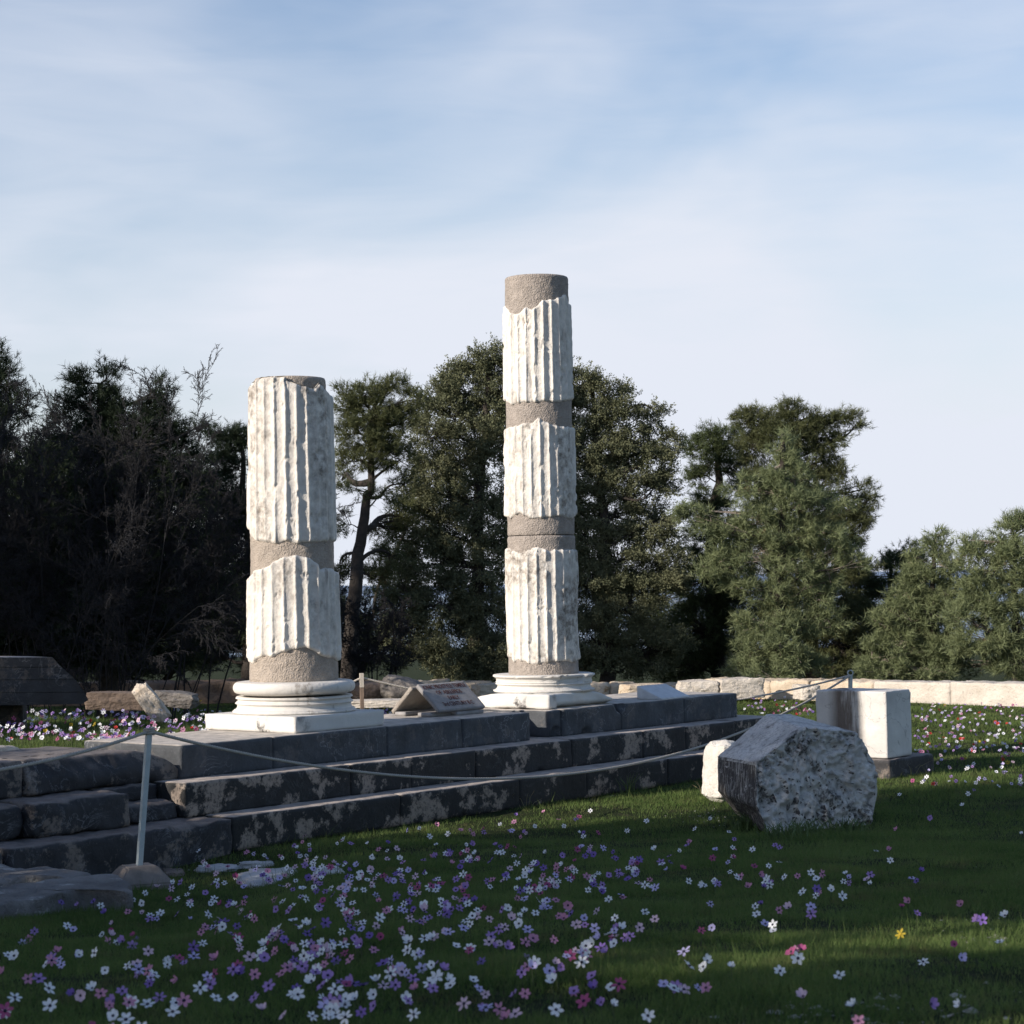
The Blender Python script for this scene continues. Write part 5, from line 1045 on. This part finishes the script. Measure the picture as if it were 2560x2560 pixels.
manual = [ # blossoms read off the photograph
 (152, 2240-100, 'violet', 'round'), (37, 2495, 'white', 'starry'), (70, 2448, 'pink', 'open'), (97, 2448, 'lilac', 'open'), (432, 2530, 'white', 'open'), (440, 2508, 'white', 'round'), (460, 2502, 'pink', 'open'), (315, 2550, 'white', 'open'), (322, 2500, 'pale lilac', 'half closed'), (283, 2540, 'white', 'round'),
 (540, 2497, 'white', 'open'), (583, 2495, 'white', 'round'), (636, 2495, 'lilac', 'open'), (734, 2485, 'white', 'open'), (745, 2487, 'white', 'open'), (672, 2465, 'lilac', 'open'), (791, 2430, 'lilac', 'open'), (637, 2436, 'pink', 'open'), (706, 2433, 'pink', 'open'), (718, 2420, 'pink', 'open'), (865, 2462, 'magenta', 'round'), (888, 2497, 'white', 'half closed'), (935, 2515, 'lilac', 'round'), (710, 2540, 'pale pink', 'round'), (655, 2525, 'pale pink', 'half closed'),
 (977, 2434, 'white', 'starry'), (1074, 2458, 'white', 'starry'), (1092, 2442, 'white', 'open'), (862, 2384, 'magenta', 'starry'), (876, 2399, 'pink', 'open'), (828, 2388, 'pale pink', 'open'), (805, 2380, 'white', 'open'), (789, 2432, 'lilac', 'open'), (658, 2374, 'white', 'open'), (688, 2378, 'pink', 'open'), (728, 2362, 'magenta', 'open'), (710, 2350, 'violet', 'open'), (680, 2340, 'lilac', 'open'), (700, 2332, 'lilac', 'open'), (695, 2322, 'white', 'open'),
 (542, 2325, 'pink', 'starry'), (513, 2318, 'pink', 'open'), (503, 2331, 'pink', 'open'), (595, 2345, 'magenta', 'open'), (593, 2350, 'white', 'open'), (340, 2352, 'violet', 'open'), (334, 2340, 'magenta', 'half closed'), (272, 2355, 'pink', 'starry'), (277, 2328, 'magenta', 'half closed'), (168, 2315, 'white', 'open'), (183, 2325, 'pale lilac', 'round'), (237, 2383, 'white', 'open'), (154, 2413, 'pale lilac', 'open'), (116, 2412, 'white', 'round'), (20, 2388, 'white', 'open'), (36, 2390, 'white', 'round'), (75, 2361, 'pink', 'open'), (56, 2358, 'pale lilac', 'open'),
 (198, 2388, 'white', 'half closed'), (203, 2390, 'pale lilac', 'half closed'), (449, 2396, 'magenta', 'open'), (418, 2401, 'white', 'round'), (385, 2497-60, 'white', 'open'), (402, 2283, 'white', 'open'), (355, 2308-50, 'white', 'round'), (262, 2253, 'pink', 'starry'), (252, 2265, 'white', 'open'), (262, 2283, 'violet', 'half closed'), (320, 2280, 'pink', 'open'), (355, 2283, 'pale pink', 'half closed'), (443, 2286, 'lilac', 'open'), (477, 2255, 'violet', 'open'), (443, 2248, 'white', 'starry'), (423, 2247, 'magenta', 'open'), (334, 2250, 'white', 'open'), (363, 2233, 'white', 'open'), (314, 2225, 'pale pink', 'open'), (393, 2220, 'pale pink', 'half closed'), (428, 2213, 'lilac', 'round'), (234, 2254, 'violet', 'open'), (153, 2256, 'violet', 'starry'), (195, 2262, 'lilac', 'half closed'), (541, 2203, 'white', 'open'), (545, 2213, 'pale lilac', 'open'), (42, 2140, 'violet', 'half closed'), (42, 2167, 'violet', 'half closed'), (264, 2162, 'lilac', 'half closed'), (359, 2156, 'violet', 'half closed'),
 (446, 2131, 'magenta', 'round'), (494, 2127, 'white', 'open'), (520, 2118, 'pink', 'open'), (617, 2131, 'pink', 'open'), (762, 2090, 'pink', 'open'), (736, 2114, 'lilac', 'open'), (843, 2110, 'white', 'half closed'), (773, 2112, 'white', 'open'), (775, 2125, 'lilac', 'open'), (765, 2162, 'pale lilac', 'open'), (791, 2147, 'white', 'open'), (826, 2168, 'magenta', 'open'), (862, 2162, 'white', 'open'), (791, 2188, 'white', 'open'), (756, 2222, 'white', 'round'), (672, 2200, 'lilac', 'open'),
 (1995, 2396, 'white', 'open'), (2003, 2375, 'magenta', 'half closed'), (2098, 2440, 'white', 'open'), (1950, 2428, 'white', 'open'), (2251, 2336, 'yellow', 'starry'), (2308, 2405, 'white', 'starry'), (2386, 2361, 'magenta', 'half closed'), (2403, 2395, 'pale lilac', 'half closed'), (2500, 2355, 'white', 'open'), (2455, 2300, 'violet', 'open'), (2445, 2298, 'lilac', 'half closed'), (2513, 2290, 'white', 'half closed'), (2292, 2284, 'violet', 'open'), (2255, 2268, 'magenta', 'half closed'), (2271, 2255, 'pink', 'half closed'), (2403, 2261, 'pink', 'half closed'), (2280, 2196, 'pale lilac', 'open'), (2292, 2203, 'violet', 'open'), (2302, 2178, 'violet', 'half closed'), (2326, 2510, 'lilac', 'half closed'), (2008, 2493, 'pale pink', 'half closed'), (2400, 2510, 'white', 'half closed'),
 (2027, 2267, 'pale lilac', 'open'), (2028, 2285, 'lilac', 'starry'), (2105, 2240, 'white', 'open'), (2006, 2230, 'white', 'open'), (2042, 2223, 'violet', 'open'), (2055, 2185, 'pink', 'starry'), (2041, 2197, 'white', 'round'), (2027, 2182, 'white', 'open'), (1961, 2193, 'white', 'open'), (1994, 2190, 'pink', 'open'), (1928, 2208, 'lilac', 'half closed'), (1892, 2286, 'white', 'open'), (1932, 2312, 'white', 'open'), (1888, 2266, 'white', 'open'), (1903, 2260, 'violet', 'half closed'), (1947, 2276, 'pink', 'open'), (1972, 2270, 'pale pink', 'half closed'), (1852, 2192, 'pink', 'open'), (1842, 2194, 'white', 'open'), (1869, 2217, 'pink', 'half closed'), (1886, 2166, 'magenta', 'open'), (1922, 2165, 'white', 'open'), (1947, 2155, 'white', 'starry'), (2175, 2211, 'white', 'half closed'), (2175, 2187, 'lilac', 'open'), (2168, 2199, 'pale pink', 'round'), (2190, 2128, 'white', 'open'), (2226, 2151, 'white', 'open'),
 (1836, 2098, 'lilac', 'open'), (1831, 2119, 'white', 'open'), (1938, 2113, 'lilac', 'open'), (1948, 2119, 'lilac', 'open'), (1882, 2124, 'white', 'open'), (1774, 2047, 'white', 'half closed'), (1822, 2080, 'white', 'open'), (1737, 2073, 'white', 'open'), (2241, 2075, 'pink', 'half closed'), (2325, 2045, 'lilac', 'round'), (2554, 2085, 'white', 'half closed'), (2408, 2015, 'white', 'half closed'), (1476, 2027, 'white', 'open'), (1396, 2049, 'pink', 'open'), (1440, 2048, 'lilac', 'starry'), (1447, 2042, 'magenta', 'open'), (1410, 2065, 'white', 'open'), (1175, 2075, 'pink', 'starry'), (1208, 2072, 'magenta', 'round'), (1250, 2061, 'white', 'open'), (1285, 2055, 'pink', 'open'), (1290, 2037, 'violet', 'half closed'), (1074, 2092, 'white', 'open'), (1091, 2062, 'pink', 'half closed'),
 (1285, 2140, 'white', 'starry'), (1242, 2130, 'pale pink', 'starry'), (1255, 2131, 'white', 'open'), (1292, 2158, 'white', 'starry'), (1303, 2140, 'pale pink', 'open'), (1310, 2183, 'pink', 'open'), (1358, 2189, 'pink', 'open'), (1391, 2183, 'pink', 'starry'), (1155, 2250, 'pink', 'starry'), (1060, 2262, 'white', 'round'), (1345, 2252, 'white', 'open'), (1370, 2270, 'pale lilac', 'open'), (1398, 2290, 'pink', 'open'), (1420, 2263, 'pink', 'round'), (1323, 2203, 'white', 'open'), (1431, 2176, 'white', 'starry'), (1484, 2212, 'violet', 'open'), (1470, 2226, 'white', 'open'), (1194, 2277, 'white', 'open'), (1217, 2203, 'lilac', 'starry'), (1140, 2078+120, 'lilac', 'open'), (1382, 2452, 'white', 'half closed'), (1548, 2460, 'magenta', 'starry'), (1390, 2525, 'white', 'open'), (1330, 2405, 'white', 'open'), (1620, 2540, 'white', 'open'), (1710, 2380, 'pale lilac', 'starry'), (1745, 2470, 'pale lilac', 'open'), (1765, 2470, 'pink', 'open'), (1480, 2440, 'lilac', 'round')]
F += manual
blobs = [(1130, 2190, 310, 75, 290), (850, 2300, 240, 100, 150), (1300, 2380, 260, 70, 80), (250, 2430, 200, 90, 50), (1650, 2200, 160, 70, 45), (1100, 2490, 380, 50, 40), (1950, 2230, 170, 60, 12), (600, 2260, 120, 60, 22)]
for (cx, cy, sx_, sy_, cnt) in blobs:
    k_ = 0
    while k_ < cnt:
        px, py = rf.normal(cx, sx_), rf.normal(cy, sy_)
        lim = 2118-.128*(px-600)+ (20 if px < 700 else 0)
        if px > 1740 and px < 2220: lim = 2110
        if py < lim or py > 2575 or px < -40 or px > 2600 or (px < 420 and py < 2270): continue
        cn, kd = pick(rf); F.append((px, py, cn, kd)); k_ += 1
        if rf.random() < .38: F.append((px+rf.normal()*22, py+rf.normal()*13, *pick(rf))); k_ += 1
near = []
for (px, py, cn, kd) in F:
    hgt = rf.uniform(.06, .11); P_ = gat(px, py, hgt); near.append((P_, hgt, cn, kd, px, py))
near.sort(key=lambda q_: q_[0][1])
# remaining blossoms further off: joined as one
far = near[300:]; near = near[:300]
def fadd(x0, x1, y0, y1, cnt, cl=None, kd=None, hg=(.05, .10)):
    for _ in range(cnt):
        px, py = rf.uniform(x0, x1), rf.uniform(y0, y1); cn, k2 = pick(rf)
        if cl: cn = rf.choice(cl)
        elif rf.random() < .07: cn = rf.choice(['scarlet', 'yellow', 'scarlet'])
        hgt = rf.uniform(*hg); P_ = gat(px, py, hgt)
        if P_[1] > wall_y(P_[0])-.15: continue
        d = P_[:2]-O[:2]; 
        if -.76 < d@B[:2] < 1.5 and -3.2 < d@A[:2] < 10.3: continue
        far.append((P_, hgt, cn, kd or k2, px, py))
fadd(-60, 520, 1776, 1852, 290, hg=(.08, .18)); fadd(300, 560, 1770, 1815, 40, ['white', 'pale lilac', 'pale pink', 'white'], hg=(.08, .18)); fadd(60, 330, 1835, 1850, 24, hg=(.08, .16))
fadd(870, 1005, 1765, 1790, 60, ['white', 'pale lilac', 'white', 'pale pink', 'lilac'], hg=(.08, .2)); fadd(870, 1010, 1740, 1775, 16, ['yellow'], hg=(.15, .35))
fadd(250, 520, 1722, 1775, 22, ['yellow', 'white'], hg=(.1, .2))
fadd(1860, 2045, 1735, 1790, 45); fadd(2285, 2600, 1758, 1880, 250); fadd(2290, 2600, 1880, 1960, 50); fadd(2240, 2600, 1940, 1990, 12); fadd(1900, 2045, 1760, 1800, 14, ['pink', 'magenta', 'lilac'])
def rot_to(nz, sp):
    nz = nz/np.linalg.norm(nz); r_ = np.array([math.cos(sp), math.sin(sp), 0]); x_ = r_-nz*(r_@nz); x_ /= np.linalg.norm(x_); return np.stack([x_, np.cross(nz, x_), nz], 1)
def area_name(px, py):
    if py < 2270 and px < 620: return 'beside the concrete footing and rock slabs'
    if px > 2150: return 'in the sparse turf at the right'
    if px > 1720: return 'on the grass before the octagonal block'
    if py > 2440: return 'in the dark grass along the bottom edge, '+('left' if px < 600 else 'middle')
    if py < 2150: return 'close to the foot of the lowest step'
    return 'in the flower carpet '+('left of the middle' if px < 900 else 'in the middle of the lawn')
for (P_, hgt, cn, kd, px, py) in near:
    lb = f'{kd} {cn} anemone {area_name(px, py)}' if cn != 'yellow' else 'single yellow daisy-like flower in the grass at the right'
    g_ = 'anemones in the meadow'
    Pg = P_-[0, 0, hgt]; rt_ = empty('anemone_flower', Pg, 0, lb, 'flower', g_); s_ = rf.uniform(.70, 1.14)
    nz = orient(rf); Rm = rot_to(nz, rf.uniform(0, 6.28)); q4 = Matrix([list(Rm[0])+[0], list(Rm[1])+[0], list(Rm[2])+[0], [0, 0, 0, 1]])
    q4 = Matrix.Translation((0, 0, hgt)) @ q4 @ Matrix.Scale(s_, 4)
    o = bpy.data.objects.new('petals', proto[(kd, cn)][0]); COL.objects.link(o); o.parent = rt_; o.matrix_local = q4
    o = bpy.data.objects.new('flower_centre', disc_ye if cn == 'yellow' else disc_me); COL.objects.link(o); o.parent = rt_; o.matrix_local = q4
    if 'stem_me' not in globals():
        sv, sf = tube([(0, 0, -.02), (.002, .001, .4), (-.002, .003, .8), (0, 0, 1)], .0016, 5); sv, sf = fixq(sv, sf); stem_me = raw_mesh('stem', sv, sf, stemm)
    o = bpy.data.objects.new('stem', stem_me); COL.objects.link(o); o.parent = rt_; o.scale = (1, 1, hgt)
VV, FFq, MI, off = [], [], [], 0; mats = list(PM.values())+[discm, stemm]; mi = {k_: i for i, k_ in enumerate(PM)}
for (P_, hgt, cn, kd, px, py) in far:
    s_ = rf.uniform(.70, 1.14) if (px > 1010 or py > 1870) else rf.uniform(.85, 1.25); Rm = rot_to(orient(rf), rf.uniform(0, 6.28)); _, V, Fq = proto[(kd, cn)]
    VV.append((V*s_)@Rm.T+P_); FFq.append(Fq+off); MI.append(np.full(len(Fq), mi[cn])); off += len(V)
    VV.append((disc_v*[.0062, .0062, .005]+[0, 0, .004])@Rm.T+P_); FFq.append(disc_f+off); MI.append(np.full(len(disc_f), len(mats)-2)); off += len(disc_v)
    sv, sf = segs([P_-[0, 0, hgt]], [P_], [.0022], [.0018], 3); VV.append(sv); FFq.append(sf+off); MI.append(np.full(len(sf), len(mats)-1)); off += len(sv)
o = mesh_obj('distant_anemones', np.vstack(VV), np.vstack(FFq), mats[0], None, False)
for m_ in mats[1:]: o.data.materials.append(m_)
o.data.polygons.foreach_set('material_index', np.concatenate(MI).astype(np.int32))
tag(o, 'mass of small white, pink and violet anemones further off in the meadow', 'flowers', None, 'stuff')
print('objects', len(bpy.data.objects), 'tris', sum(len(m_.polygons) for m_ in bpy.data.meshes))
